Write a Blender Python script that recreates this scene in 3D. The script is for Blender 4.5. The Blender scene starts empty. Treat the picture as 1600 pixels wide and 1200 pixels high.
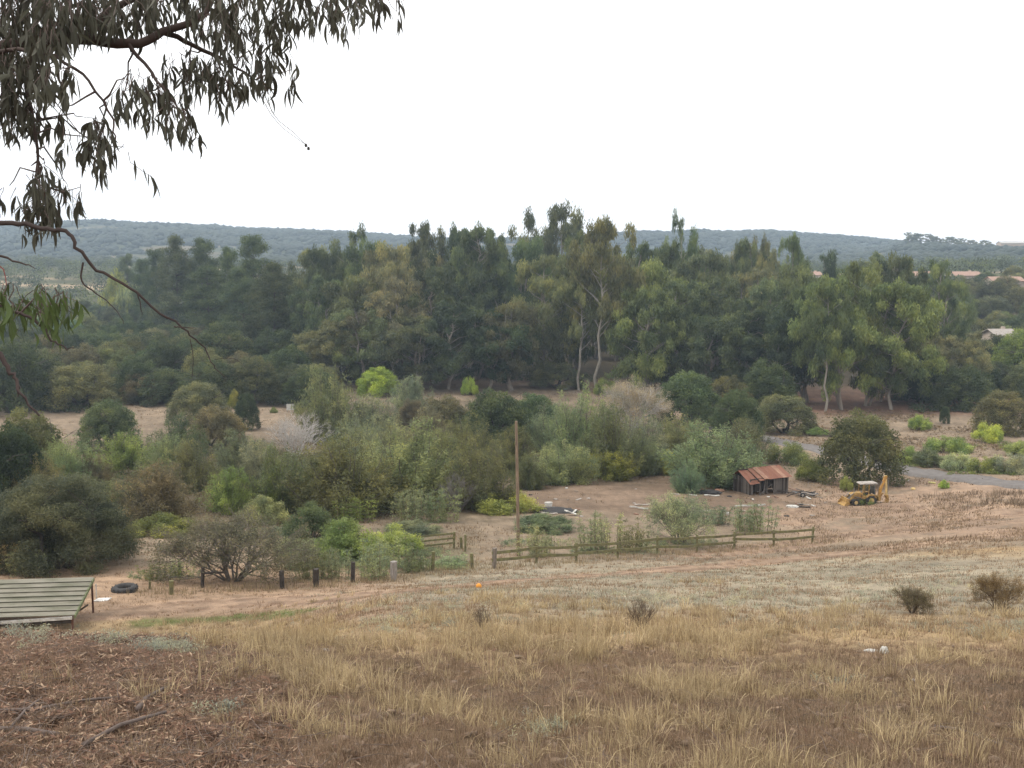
import bpy, math, random
import numpy as np
from mathutils import Vector, Matrix

# ------------------------------------------------------------------ camera, sky, sun, exposure
C = bpy.context.scene
COL = C.collection
F = 1570.0                      # focal length in photograph pixels (1600 wide)
PITCH = math.radians(6.7)
cam_d = bpy.data.cameras.new('camera'); cam = bpy.data.objects.new('camera', cam_d); COL.objects.link(cam)
cam.location = (0, 0, 0); cam.rotation_euler = (math.radians(90) - PITCH, 0, 0)
cam_d.sensor_width = 36; cam_d.lens = F / 1600 * 36; cam_d.clip_start = 0.1; cam_d.clip_end = 12000
C.camera = cam
C.render.resolution_x = 1024; C.render.resolution_y = 768
SUN_EL, SUN_AZ = math.radians(55), math.radians(-80)     # sun high on the left, behind thin cloud
w = bpy.data.worlds.new('World'); C.world = w; w.use_nodes = True
nt = w.node_tree; nt.nodes.clear()
sky = nt.nodes.new('ShaderNodeTexSky'); sky.sky_type = 'NISHITA'; sky.sun_disc = False
sky.sun_elevation = SUN_EL; sky.sun_rotation = SUN_AZ; sky.dust_density = 4; sky.air_density = 1.5
mx = nt.nodes.new('ShaderNodeMix'); mx.data_type = 'RGBA'; mx.inputs[0].default_value = 0.88
mx.inputs[7].default_value = (14.4, 14.3, 14.3, 1)        # even veil of bright cloud
bg = nt.nodes.new('ShaderNodeBackground'); bg.inputs[1].default_value = 0.1
wo = nt.nodes.new('ShaderNodeOutputWorld')
nt.links.new(sky.outputs[0], mx.inputs[6]); nt.links.new(mx.outputs[2], bg.inputs[0]); nt.links.new(bg.outputs[0], wo.inputs[0])
sd = bpy.data.lights.new('sun', 'SUN'); sd.energy = 1.5; sd.angle = math.radians(16); sd.color = (1, .95, .88)
sun = bpy.data.objects.new('sun', sd); COL.objects.link(sun)
sdir = Vector((math.sin(SUN_AZ) * math.cos(SUN_EL), math.cos(SUN_AZ) * math.cos(SUN_EL), math.sin(SUN_EL)))
sun.rotation_euler = sdir.to_track_quat('Z', 'Y').to_euler()
C.view_settings.view_transform = 'Standard'; C.view_settings.look = 'None'
C.view_settings.gamma = 1; C.view_settings.use_curve_mapping = False; C.view_settings.exposure = 0.32
C.cycles.max_bounces = 6; C.cycles.diffuse_bounces = 4; C.cycles.transmission_bounces = 4
C.cycles.transparent_max_bounces = 8; C.cycles.volume_bounces = 0

rng = np.random.default_rng(7); rnd = random.Random(11)

# ------------------------------------------------------------------ helpers
def vnoise(x, y, seed=0):
    x = np.asarray(x, float); y = np.asarray(y, float)
    xi = np.floor(x).astype(np.int64); yi = np.floor(y).astype(np.int64); fx = x - xi; fy = y - yi
    def h(a, b):
        n = (a * 374761393 + b * 668265263 + seed * 974634777) & 0xffffffff
        n = ((n ^ (n >> 13)) * 1274126177) & 0xffffffff
        return ((n ^ (n >> 16)) & 0xffff) / 65535.0
    u = fx * fx * (3 - 2 * fx); v = fy * fy * (3 - 2 * fy)
    return (h(xi, yi) * (1 - u) + h(xi + 1, yi) * u) * (1 - v) + (h(xi, yi + 1) * (1 - u) + h(xi + 1, yi + 1) * u) * v
def fbm(x, y, o=4, seed=0):
    s = 0; a = .5; t = 0
    for i in range(o):
        s = s + a * vnoise(x * 2 ** i, y * 2 ** i, seed + i); t += a; a *= .5
    return s / t
def sstep(a, b, x):
    t = np.clip((np.asarray(x, float) - a) / (b - a), 0, 1); return t * t * (3 - 2 * t)

def ray(px, py):
    a = (px - 800) / F; b = (600 - py) / F
    return np.array((a, math.cos(PITCH) + b * math.sin(PITCH), -math.sin(PITCH) + b * math.cos(PITCH)))
def at(px, py, Y):
    d = ray(px, py); return Vector(d * (Y / d[1]))
def project(x, y, z):
    dp = y * math.cos(PITCH) - z * math.sin(PITCH); up = y * math.sin(PITCH) + z * math.cos(PITCH)
    dp = np.where(dp < .1, .1, dp)
    return 800 + F * x / dp, 600 - F * up / dp

def link(o, parent=None, label=None, cat=None, group=None, kind=None, color=None):
    COL.objects.link(o)
    if parent is not None: o.parent = parent
    if label: o['label'] = label
    if cat: o['category'] = cat
    if group: o['group'] = group
    if kind: o['kind'] = kind
    if color: o.color = (*color, 1)
    return o
def mobj(name, me, **k): return link(bpy.data.objects.new(name, me), **k)
def empty(name, loc, rz=0, **k):
    o = bpy.data.objects.new(name, None); o.empty_display_size = .2
    o.location = loc; o.rotation_euler = (0, 0, rz); return link(o, **k)
def np_mesh(name, V, Fc, mat, tint=None, smooth=False, col=None):
    """Fc: list of arrays of faces (each with a fixed number of corners)"""
    me = bpy.data.meshes.new(name); V = np.asarray(V, np.float32)
    if not isinstance(Fc, (list, tuple)): Fc = [Fc]
    Fc = [np.asarray(f, np.int32) for f in Fc if len(f)]
    loops = np.concatenate([f.ravel() for f in Fc]); sizes = np.concatenate([np.full(len(f), f.shape[1], np.int32) for f in Fc])
    me.vertices.add(len(V)); me.vertices.foreach_set('co', V.ravel())
    me.loops.add(len(loops)); me.loops.foreach_set('vertex_index', loops)
    st = np.zeros(len(sizes), np.int32); st[1:] = np.cumsum(sizes)[:-1]
    me.polygons.add(len(sizes)); me.polygons.foreach_set('loop_start', st); me.polygons.foreach_set('loop_total', sizes)
    if smooth: me.polygons.foreach_set('use_smooth', np.ones(len(sizes), bool))
    me.update(calc_edges=True)
    if tint is not None:
        a = me.attributes.new('tint', 'FLOAT', 'FACE'); a.data.foreach_set('value', np.asarray(tint, np.float32))
    if col is not None:
        a = me.attributes.new('col', 'FLOAT_COLOR', 'POINT'); a.data.foreach_set('color', np.asarray(col, np.float32).ravel())
    if mat: me.materials.append(mat)
    return me
class MB:
    """collects boxes, tubes, sheets into one mesh"""
    def __init__(s): s.v = []; s.f = []
    def add(s, vs, fs, M=None):
        n = len(s.v)
        s.v += [tuple(M @ Vector(v)) if M is not None else tuple(v) for v in vs]; s.f += [tuple(i + n for i in f) for f in fs]; return s
    def box(s, c, size, M=None, bev=0):
        x, y, z = [d / 2 for d in size]; b = min(bev, x * .9, y * .9)
        if b <= 0:
            vs = [(c[0] + i * x, c[1] + j * y, c[2] + k * z) for i in (-1, 1) for j in (-1, 1) for k in (-1, 1)]
            fs = [(0, 1, 3, 2), (4, 6, 7, 5), (0, 4, 5, 1), (2, 3, 7, 6), (0, 2, 6, 4), (1, 5, 7, 3)]
        else:
            ring = [(x - b, -y), (x, -y + b), (x, y - b), (x - b, y), (-x + b, y), (-x, y - b), (-x, -y + b), (-x + b, -y)]
            vs = [(c[0] + p, c[1] + q, c[2] - z) for p, q in ring] + [(c[0] + p, c[1] + q, c[2] + z) for p, q in ring]
            fs = [(i, (i + 1) % 8, (i + 1) % 8 + 8, i + 8) for i in range(8)] + [tuple(range(7, -1, -1)), tuple(range(8, 16))]
        return s.add(vs, fs, M)
    def bar(s, a, b, wd, ht, roll=0):
        a = Vector(a); b = Vector(b); d = b - a; L = d.length; q = d.to_track_quat('Y', 'Z')
        M = Matrix.Translation((a + b) / 2) @ q.to_matrix().to_4x4() @ Matrix.Rotation(roll, 4, 'Y')
        return s.box((0, 0, 0), (wd, L, ht), M)
    def tube(s, pts, rad, n=8, cap=True):
        pts = [Vector(p) for p in pts]; rs = rad if hasattr(rad, '__len__') else [rad] * len(pts)
        vs = []; fs = []
        for i, p in enumerate(pts):
            d = (pts[min(i + 1, len(pts) - 1)] - pts[max(i - 1, 0)]).normalized()
            u = d.orthogonal().normalized() if i == 0 else (u - d * u.dot(d)).normalized()
            v = d.cross(u)
            for k in range(n):
                t = 2 * math.pi * k / n; vs.append(p + (u * math.cos(t) + v * math.sin(t)) * rs[i])
        for i in range(len(pts) - 1):
            for k in range(n):
                fs.append((i * n + k, i * n + (k + 1) % n, (i + 1) * n + (k + 1) % n, (i + 1) * n + k))
        if cap: fs += [tuple(range(n - 1, -1, -1)), tuple(range((len(pts) - 1) * n, len(pts) * n))]
        return s.add(vs, fs)
    def prism(s, poly, y0, y1, M=None):
        """poly in xz, extruded along y"""
        n = len(poly); vs = [(p[0], y0, p[1]) for p in poly] + [(p[0], y1, p[1]) for p in poly]
        fs = [tuple(range(n)), tuple(range(2 * n - 1, n - 1, -1))] + [(i, i + n, (i + 1) % n + n, (i + 1) % n) for i in range(n)]
        return s.add(vs, fs, M)
    def ring(s, c, R, r, axis='Y', n=20, m=8, sq=1.0):
        vs = []; fs = []
        for i in range(n):
            t = 2 * math.pi * i / n
            for j in range(m):
                p = 2 * math.pi * j / m; rr = R + r * math.cos(p); h = r * sq * math.sin(p)
                a, b = rr * math.cos(t), rr * math.sin(t)
                vs.append((c[0] + a, c[1] + h, c[2] + b) if axis == 'Y' else (c[0] + a, c[1] + b, c[2] + h))
        for i in range(n):
            for j in range(m):
                fs.append((i * m + j, i * m + (j + 1) % m, ((i + 1) % n) * m + (j + 1) % m, ((i + 1) % n) * m + j))
        return s.add(vs, fs)
    def mesh(s, name, mat, smooth=False):
        me = bpy.data.meshes.new(name); me.from_pydata(s.v, [], s.f); me.materials.append(mat)
        import bmesh
        bm = bmesh.new(); bm.from_mesh(me); bmesh.ops.recalc_face_normals(bm, faces=bm.faces); bm.to_mesh(me); bm.free()
        if smooth:
            for p in me.polygons: p.use_smooth = True
        return me
    def build(s, name, mat, smooth=False, **k): return mobj(name, s.mesh(name, mat, smooth), **k)

# ------------------------------------------------------------------ materials
def newmat(name):
    m = bpy.data.materials.new(name); m.use_nodes = True; n = m.node_tree; n.nodes.clear()
    out = n.nodes.new('ShaderNodeOutputMaterial'); return m, n, out
def N(n, t, **k):
    o = n.nodes.new(t)
    for a, b in k.items(): setattr(o, a, b)
    return o
def ramp(n, stops):
    r = n.nodes.new('ShaderNodeValToRGB'); e = r.color_ramp.elements
    while len(e) < len(stops): e.new(.5)
    for i, (p, c) in enumerate(stops): e[i].position = p; e[i].color = (*c, 1)
    return r
def mul(n, a, b):
    m = N(n, 'ShaderNodeMix', data_type='RGBA', blend_type='MULTIPLY'); m.inputs[0].default_value = 1
    n.links.new(a, m.inputs[6]); n.links.new(b, m.inputs[7]); return m.outputs[2]
def surf(name, rgb, rough=.8, var=.35, scale=3., rgb2=None, metal=0., bump=.3, bscale=None, spec=.3, usecol=False, stretch=(1, 1, 1)):
    """mottled surface: colour wanders between rgb and rgb2, with fine bump"""
    m, n, out = newmat(name); L = n.links
    tc = N(n, 'ShaderNodeTexCoord'); mp = N(n, 'ShaderNodeMapping'); mp.inputs['Scale'].default_value = stretch
    L.new(tc.outputs['Object'], mp.inputs[0])
    a = N(n, 'ShaderNodeTexNoise'); a.inputs['Scale'].default_value = scale; a.inputs['Detail'].default_value = 6; a.inputs['Roughness'].default_value = .65
    L.new(mp.outputs[0], a.inputs['Vector'])
    r2 = rgb2 or tuple(c * (1 - var) for c in rgb)
    rp = ramp(n, [(.33, r2), (.66, tuple(min(1, c * (1 + var * .35)) for c in rgb))]); L.new(a.outputs[0], rp.inputs[0])
    p = N(n, 'ShaderNodeBsdfPrincipled'); p.inputs['Roughness'].default_value = rough; p.inputs['Metallic'].default_value = metal
    p.inputs['Specular IOR Level'].default_value = spec
    c = rp.outputs[0]
    if usecol:
        oi = N(n, 'ShaderNodeObjectInfo'); c = mul(n, c, oi.outputs['Color'])
    L.new(c, p.inputs['Base Color'])
    b = N(n, 'ShaderNodeTexNoise'); b.inputs['Scale'].default_value = bscale or scale * 8; b.inputs['Detail'].default_value = 4
    L.new(mp.outputs[0], b.inputs['Vector']); bu = N(n, 'ShaderNodeBump'); bu.inputs['Strength'].default_value = bump; bu.inputs['Distance'].default_value = .02
    L.new(b.outputs[0], bu.inputs['Height']); L.new(bu.outputs[0], p.inputs['Normal']); L.new(p.outputs[0], out.inputs[0])
    return m
def leafmat(name, transl=.3, lo=(.5, .55, .6), hi=(1.55, 1.5, 1.1), rough=.6, patch=0):
    """foliage: object colour times a per-leaf / per-clump tint, part of the light passes through"""
    m, n, out = newmat(name); L = n.links
    oi = N(n, 'ShaderNodeObjectInfo'); at_ = N(n, 'ShaderNodeAttribute', attribute_name='tint')
    rp = ramp(n, [(0, lo), (.5, (1, 1, 1)), (1, hi)]); L.new(at_.outputs['Fac'], rp.inputs[0])
    c = mul(n, oi.outputs['Color'], rp.outputs[0])
    if patch:
        g = N(n, 'ShaderNodeNewGeometry'); nz = N(n, 'ShaderNodeTexNoise'); nz.inputs['Scale'].default_value = patch; nz.inputs['Detail'].default_value = 3
        L.new(g.outputs['Position'], nz.inputs['Vector'])
        r3 = ramp(n, [(.35, (.72, .78, .8)), (.65, (1.3, 1.2, 1.0))]); L.new(nz.outputs[0], r3.inputs[0]); c = mul(n, c, r3.outputs[0])
    p = N(n, 'ShaderNodeBsdfPrincipled'); p.inputs['Roughness'].default_value = rough; p.inputs['Specular IOR Level'].default_value = .25
    t = N(n, 'ShaderNodeBsdfTranslucent'); mix = N(n, 'ShaderNodeMixShader'); mix.inputs[0].default_value = transl
    L.new(c, p.inputs['Base Color']); L.new(c, t.inputs[0]); L.new(p.outputs[0], mix.inputs[1]); L.new(t.outputs[0], mix.inputs[2]); L.new(mix.outputs[0], out.inputs[0])
    return m
M_leaf = leafmat('foliage', .42, (.5, .52, .52), (1.6, 1.5, 1.15), patch=.35)
M_far = leafmat('far foliage', .3, (.85, .88, .9), (1.15, 1.12, 1.05))
M_blade = leafmat('grass blades', .25, (.55, .5, .5), (1.5, 1.5, 1.5), .8)
M_near = leafmat('near leaves', .2, (.45, .38, .36), (1.3, 1.3, 1.2), .6)
M_bark = surf('bark', (1, 1, 1), .9, .5, 1.2, usecol=True, stretch=(1, 1, .25), bump=.5)
M_twig = surf('twig bark', (1, 1, 1), .85, .45, 6, usecol=True, bump=.3)
M_wood = surf('weathered wood', (.23, .19, .15), .9, .5, 2.5, rgb2=(.1, .085, .07), stretch=(6, 6, 1), bump=.5)
M_moss = surf('mossy wood', (.19, .18, .075), .95, .4, 3.5, rgb2=(.11, .095, .06), bump=.5)
M_darkwood = surf('dark wet wood', (.06, .05, .042), .9, .5, 3, bump=.5)
M_greypost = surf('bleached post', (.3, .27, .24), .9, .35, 4, rgb2=(.16, .14, .12), stretch=(5, 5, 1))

# ------------------------------------------------------------------ terrain
CT = []       # (theta, log R, tangent of drop)
def cp(px, py, Y):
    d = at(px, py, Y); R = math.hypot(d.x, d.y); CT.append((math.atan2(d.x, d.y), math.log(R), -d.z / R))
def cw(x, y, drop):
    R = math.hypot(x, y); CT.append((math.atan2(x, y), math.log(R), drop / R))
for t in [(0, 1200, 9.5), (800, 1200, 10), (1600, 1200, 10.5), (0, 1100, 12.6), (800, 1100, 14), (1600, 1100, 14.6),
          (-100, 990, 18.2), (100, 990, 18.3), (300, 1003, 19), (450, 1012, 20), (800, 1000, 22), (1200, 1000, 23), (1600, 1000, 24), (1800, 1000, 24.5),
          (600, 950, 33), (800, 950, 31), (1200, 950, 33), (1600, 950, 34), (450, 965, 42), (600, 925, 47), (800, 915, 47), (1000, 905, 50), (1200, 905, 50), (1600, 900, 46),
          (130, 968, 49), (-50, 975, 48), (180, 923, 60), (300, 940, 55), (450, 915, 62), (615, 908, 64), (772, 887, 70), (90, 890, 70), (-100, 880, 72), (230, 850, 81),
          (900, 876, 73), (1088, 864, 79), (1268, 848, 86), (1600, 850, 68), (1600, 800, 95), (1800, 790, 98), (1450, 810, 100),
          (500, 850, 83), (640, 830, 90), (800, 800, 103), (1000, 800, 104), (1200, 769, 124), (1350, 787, 116), (1600, 758, 122), (1500, 748, 132), (1400, 735, 146),
          (1000, 745, 135), (800, 745, 137), (600, 760, 130), (300, 780, 112), (0, 780, 110), (-150, 780, 110), (1290, 707, 165), (1170, 680, 187), (1600, 700, 165),
          (200, 680, 182), (0, 700, 172), (500, 690, 176), (800, 690, 178), (1400, 640, 223), (1600, 640, 216), (200, 635, 221), (450, 635, 226), (800, 600, 275), (450, 600, 270), (1100, 620, 252), (0, 640, 215)]:
    cp(*t)
for t in [(-17, 31, 13.4), (-10, 31, 12.9), (-22, 38, 15.9),
          (-290, 450, 26), (-200, 450, 28), (-100, 450, 31), (0, 450, 32), (100, 450, 27), (214, 480, 9), (320, 480, 5), (280, 330, 20), (130, 330, 31), (200, 330, 27), (0, 330, 32.5), (-120, 330, 31), (-220, 330, 29),
          (-350, 640, 12), (-100, 650, 20), (100, 650, 19), (300, 650, 5), (420, 600, 2),
          (-520, 980, -4), (-250, 1000, -2), (0, 1000, 5), (250, 1000, 2), (520, 980, -6)]:
    cw(*t)
CT = np.array(CT); CT[:, 0] *= 2.2
def _phi(d2): return .5 * d2 * np.log(d2 + 1e-9)
_n = len(CT); _K = _phi(((CT[:, None, :2] - CT[None, :, :2]) ** 2).sum(-1)) + np.eye(_n) * 2e-3
_P = np.c_[np.ones(_n), CT[:, :2]]
_S = np.linalg.solve(np.block([[_K, _P], [_P.T, np.zeros((3, 3))]]), np.r_[CT[:, 2], 0, 0, 0])
def zbase(x, y):
    x = np.atleast_1d(np.asarray(x, float)); y = np.atleast_1d(np.asarray(y, float)); sh = x.shape
    x = x.ravel(); y = y.ravel(); R = np.hypot(x, y); th = np.arctan2(x, y)
    Rc = np.clip(R, 9.3, 1050); tc = np.clip(th, -.62, .62) * 2.2; lr = np.log(Rc)
    t = np.empty(len(x))
    for s in range(0, len(x), 60000):
        e = slice(s, s + 60000); d2 = (tc[e, None] - CT[None, :, 0]) ** 2 + (lr[e, None] - CT[None, :, 1]) ** 2
        t[e] = _phi(d2) @ _S[:_n] + _S[_n] + _S[_n + 1] * tc[e] + _S[_n + 2] * lr[e]
    z = -Rc * t
    k = sstep(0, 9.3, R); z = np.where(R < 9.3, -1.7 + (z + 1.7) * (.35 * (R / 9.3) + .65 * k), z)
    b = sstep(.75, 1.5, np.abs(th)); z = z * (1 - b) + (-1.7 - .02 * R * 0) * b
    return z.reshape(sh)
def gz(x, y):
    x = np.atleast_1d(np.asarray(x, float)); y = np.atleast_1d(np.asarray(y, float)); R = np.hypot(x, y)
    z = zbase(x, y)
    z = z + (fbm(x * 2.2, y * 2.2, 4, 3) - .5) * .34 * (1 - sstep(18, 40, R))
    z = z + (fbm(x * .35, y * .35, 4, 9) - .5) * (.25 + .5 * sstep(60, 200, R)) * sstep(12, 25, R)
    return z
def g1(x, y): return float(gz(x, y)[0])
RS = 8.8 * 1.004 ** np.arange(0, 1190); 
def hit(px, py):
    d = ray(px, py); h = math.hypot(d[0], d[1]); t = RS / h
    x = d[0] * t; y = d[1] * t; z = d[2] * t; below = np.nonzero(z < zbase(x, y))[0]
    i = below[0] if len(below) else len(RS) - 1
    return Vector((x[i], y[i], g1(x[i], y[i])))
def place(px, b):
    """b > 0: photograph row where it meets the ground; b < 0: distance in metres"""
    if b > 0: return hit(px, b)
    Y = -b; x = (px - 800) / F * Y * (math.cos(PITCH) + .13 * math.sin(PITCH)); return Vector((x, Y, g1(x, Y)))

def polyd(x, y, pts):
    """distance of points to a world polyline"""
    d = np.full(x.shape, 1e9)
    for a, b in zip(pts[:-1], pts[1:]):
        ax, ay = a[0], a[1]; bx, by = b[0] - ax, b[1] - ay
        t = np.clip(((x - ax) * bx + (y - ay) * by) / (bx * bx + by * by), 0, 1)
        d = np.minimum(d, np.hypot(x - ax - t * bx, y - ay - t * by))
    return d
def hits(*p): return [hit(*q) for q in p]
TR1 = hits((150, 962), (300, 946), (450, 936), (620, 925), (800, 908), (950, 898), (1100, 886), (1250, 872), (1420, 852), (1600, 832), (1750, 812))
TR2 = hits((1110, 868), (1280, 845), (1400, 828), (1500, 815), (1600, 803), (1750, 785))
TR3 = hits((1230, 815), (1300, 795), (1400, 795), (1480, 800), (1600, 790))
ROAD = hits((1120, 668), (1170, 680), (1230, 694), (1290, 706), (1350, 720), (1400, 732), (1500, 747), (1600, 759), (1760, 778), (1900, 790))
def tri(*a): return a
# albedos
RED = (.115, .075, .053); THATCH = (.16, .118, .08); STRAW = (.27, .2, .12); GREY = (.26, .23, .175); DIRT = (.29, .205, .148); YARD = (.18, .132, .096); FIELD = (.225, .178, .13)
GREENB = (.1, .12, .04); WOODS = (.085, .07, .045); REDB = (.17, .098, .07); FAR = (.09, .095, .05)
def ground_colour(x, y, z):
    px, py = project(x, y, z); R = np.hypot(x, y)
    n1 = fbm(x * .5, y * .5, 4, 21); n2 = fbm(x * .12, y * .12, 4, 31); n3 = fbm(x * 2.5, y * 2.5, 3, 41)
    c = np.zeros((len(x), 3)) + np.array(STRAW)
    def lay(col, m):
        nonlocal c; m = np.clip(m, 0, 1)[:, None]; c = c * (1 - m) + np.array(col) * m
    w = 40 * (n1 - .5)
    lay(GREY, sstep(975, 945, py + w) * sstep(860, 880, py + w * .3) * sstep(450, 650, px) * .9)
    lay(DIRT, sstep(975, 960, py) * sstep(26, 30, R) * sstep(700, 560, px) * .75)
    lay(THATCH, sstep(1015, 1055, py + w * 1.5))
    lay(tuple(v * .6 for v in THATCH), sstep(1040, 1060, py) * sstep(.5, .62, n1) * .7); lay((.2, .145, .095), sstep(1020, 1060, py) * sstep(.5, .4, n1) * .7)
    lay(RED, sstep(620, 380, px - (py - 1000) * .6 + w * 6) * sstep(25, 22, R))
    far = sstep(70, 76, R - (n2 - .5) * 8)
    lay(FIELD, far * sstep(895, 880, py))
    lay(YARD, sstep(700, 790, px + 100 * (n1 - .5)) * sstep(1300, 1200, px) * sstep(812, 795, py + w * .4) * sstep(98, 104, R) * sstep(165, 150, R))
    lay(DIRT, sstep(1180, 1300, px) * sstep(740, 755, py) * sstep(850, 830, py) * .75 * sstep(.35, .55, n1 + .1))
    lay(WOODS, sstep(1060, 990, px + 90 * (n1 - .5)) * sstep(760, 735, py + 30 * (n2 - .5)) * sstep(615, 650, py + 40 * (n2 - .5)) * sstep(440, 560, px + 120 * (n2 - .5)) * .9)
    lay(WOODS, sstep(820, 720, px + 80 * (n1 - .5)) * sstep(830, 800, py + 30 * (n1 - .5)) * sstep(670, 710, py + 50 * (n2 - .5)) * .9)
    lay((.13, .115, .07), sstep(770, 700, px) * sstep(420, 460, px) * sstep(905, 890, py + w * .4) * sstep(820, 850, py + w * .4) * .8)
    lay(REDB, sstep(612, 600, py) * sstep(330, 200, R) * sstep(500, 640, px) * sstep(1200, 1000, px) * .85)
    lay(REDB, sstep(655, 640, py) * sstep(1180, 1240, px) * sstep(330, 250, R) * .9)
    lay(REDB, sstep(592, 586, py) * sstep(330, 250, R) * .9)
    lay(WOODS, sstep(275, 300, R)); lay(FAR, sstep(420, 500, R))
    # pale open strips far off
    lay((.32, .25, .17), sstep(640, 660, R) * sstep(.56, .62, fbm(x * .006, y * .015, 3, 77)))
    for T, wd, k in ((TR1, 2.0, .95), (TR2, 2.2, .95), (TR3, 2.6, .8)):
        d = polyd(x, y, T); lay((.305, .22, .158), sstep(wd + .9, wd, d + (n1 - .5) * 2.2) * k); lay((.19, .13, .09), sstep(.5, .2, np.abs(np.abs(d) - .95) + (n3 - .5) * .3) * .55)
        lay(tuple(v * .62 for v in REDB), sstep(.33, .12, np.abs(d - wd + .5) + (n3 - .5) * .4) * .5)
    # bright green strip and seep
    G = hits((235, 973), (330, 968), (400, 962), (472, 956)); lay(GREENB, sstep(1.5, .6, polyd(x, y, G) + (n3 - .5)) * .8)
    c = c * (.78 + .44 * n3)[:, None] * (.8 + .4 * n1)[:, None] * (.78 + .44 * n2)[:, None]
    # streaks of stubble along the slope
    st = fbm(x * .16 + y * .02, y * .9, 3, 55); c = c * (1 + (.5 * (st - .5)) * sstep(25, 60, R) * sstep(330, 200, R))[:, None]
    return c

def groundmat():
    m, n, out = newmat('ground soil and dry grass'); L = n.links
    a = N(n, 'ShaderNodeAttribute', attribute_name='col'); g = N(n, 'ShaderNodeNewGeometry')
    def nz(s, d=5):
        t = N(n, 'ShaderNodeTexNoise'); t.inputs['Scale'].default_value = s; t.inputs['Detail'].default_value = d; t.inputs['Roughness'].default_value = .7
        L.new(g.outputs['Position'], t.inputs['Vector']); return t
    c = a.outputs['Color']
    for s, lo, hi in ((14, .6, 1.4), (1.6, .8, 1.2), (.25, .85, 1.15)):
        t = nz(s); r = ramp(n, [(.3, (lo, lo, lo)), (.7, (hi, hi * .98, hi * .95))]); L.new(t.outputs[0], r.inputs[0]); c = mul(n, c, r.outputs[0])
    p = N(n, 'ShaderNodeBsdfPrincipled'); p.inputs['Roughness'].default_value = .95; p.inputs['Specular IOR Level'].default_value = .1
    L.new(c, p.inputs['Base Color']); b = N(n, 'ShaderNodeBump'); b.inputs['Strength'].default_value = .7; b.inputs['Distance'].default_value = .08
    t = nz(9, 8); L.new(t.outputs[0], b.inputs['Height']); L.new(b.outputs[0], p.inputs['Normal']); L.new(p.outputs[0], out.inputs[0]); return m
M_ground = groundmat()
def polar(th, rr, zf, cf, name, mat, wrap=False, center=None):
    T, R = np.meshgrid(th, rr); x = (R * np.sin(T)).ravel(); y = (R * np.cos(T)).ravel(); z = zf(x, y); col = cf(x, y, z)
    nr, nc = T.shape; i = np.arange(nr - 1)[:, None] * nc + np.arange(nc - 1)[None, :]; i = i.ravel()
    f = np.stack([i, i + 1, i + 1 + nc, i + nc], 1)
    V = np.c_[x, y, z]
    if wrap:
        j = np.arange(nr - 1) * nc; f = np.r_[f, np.stack([j + nc - 1, j, j + nc, j + 2 * nc - 1], 1)]
    Fs = [f[:, ::-1]]
    if center is not None:
        V = np.r_[V, [center]]; k = np.arange(nc); Fs.append(np.stack([k, (k + 1) % nc, np.full(nc, nr * nc)], 1)[:, ::-1]); col = np.r_[col, col[:1]]
    me = np_mesh(name, V, Fs, mat, smooth=True, col=np.c_[col, np.ones(len(col))])
    return mobj(name, me, kind='structure', label=None)
th = np.r_[np.linspace(-math.pi, -.58, 50)[:-1], np.linspace(-.58, .58, 390), np.linspace(.58, math.pi, 50)[1:-1]]
rr = [2.0, 3, 4, 5, 6, 7, 7.6]; 
while rr[-1] < 1000: rr.append(rr[-1] * (1.0075 if rr[-1] < 30 else 1.014 if rr[-1] < 300 else 1.03))
rr[-1] = 1000
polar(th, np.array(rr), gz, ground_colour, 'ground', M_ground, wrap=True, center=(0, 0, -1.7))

# far hills
SKY = np.array([(-900, 372), (-200, 356), (0, 353), (60, 351), (130, 346), (200, 347), (300, 350), (400, 358), (500, 361), (560, 364), (650, 370), (720, 374), (800, 374), (900, 370), (970, 366), (1030, 365), (1080, 364), (1150, 362), (1200, 361), (1260, 366), (1310, 369), (1400, 377), (1500, 386), (1600, 391), (1800, 396), (2500, 400)], float)
def hillz(x, y):
    R = np.hypot(x, y); th = np.arctan2(x, y); x0 = 1000 * np.sin(th); y0 = 1000 * np.cos(th)
    tc = np.clip(th, -.7, .7); px = 800 + F * np.tan(tc) * 1.006
    py = np.interp(px, SKY[:, 0], SKY[:, 1]); Rr = 2450 - 950 * sstep(.345, .385, th)
    el = np.arctan((600 - py) / np.hypot(F, px - 800) * 1.0) - PITCH * np.cos(tc)
    zt = Rr * np.tan(el) - 4
    z0 = gz(x0, y0); k = sstep(0, 1, (R - 1000) / (Rr - 1000))
    z = z0 * (1 - k) + zt * k
    rough = (fbm(x * .003, y * .003, 5, 5) - .6) * 60 * sstep(0, .35, (R - 1000) / (Rr - 1000)) * (1 - sstep(.72, .97, (R - 1000) / (Rr - 1000)))
    z = z + rough - sstep(0, 1500, R - Rr) * 90
    b = sstep(.9, 1.6, np.abs(th)); return z * (1 - b) + (-1.7) * b
def hillcol(x, y, z):
    n = fbm(x * .004, y * .006, 5, 15); n2 = fbm(x * .02, y * .02, 4, 16); c = np.zeros((len(x), 3)) + np.array((.07, .085, .05))
    m = sstep(.64, .7, n)[:, None] * .6; c = c * (1 - m) + np.array((.19, .15, .105)) * m
    return c * (.7 + .6 * n2)[:, None]
th2 = np.r_[np.linspace(-math.pi, -.62, 30)[:-1], np.linspace(-.62, .62, 420), np.linspace(.62, math.pi, 30)[1:-1]]
polar(th2, 1000 * 1.012 ** np.arange(0, 126), hillz, hillcol, 'hills', M_ground, wrap=True)
def place_hill(px, R):
    t = math.atan((px - 800) / F / 1.006); x, y = R * math.sin(t), R * math.cos(t); return Vector((x, y, float(hillz(np.array([x]), np.array([y]))[0])))

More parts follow.
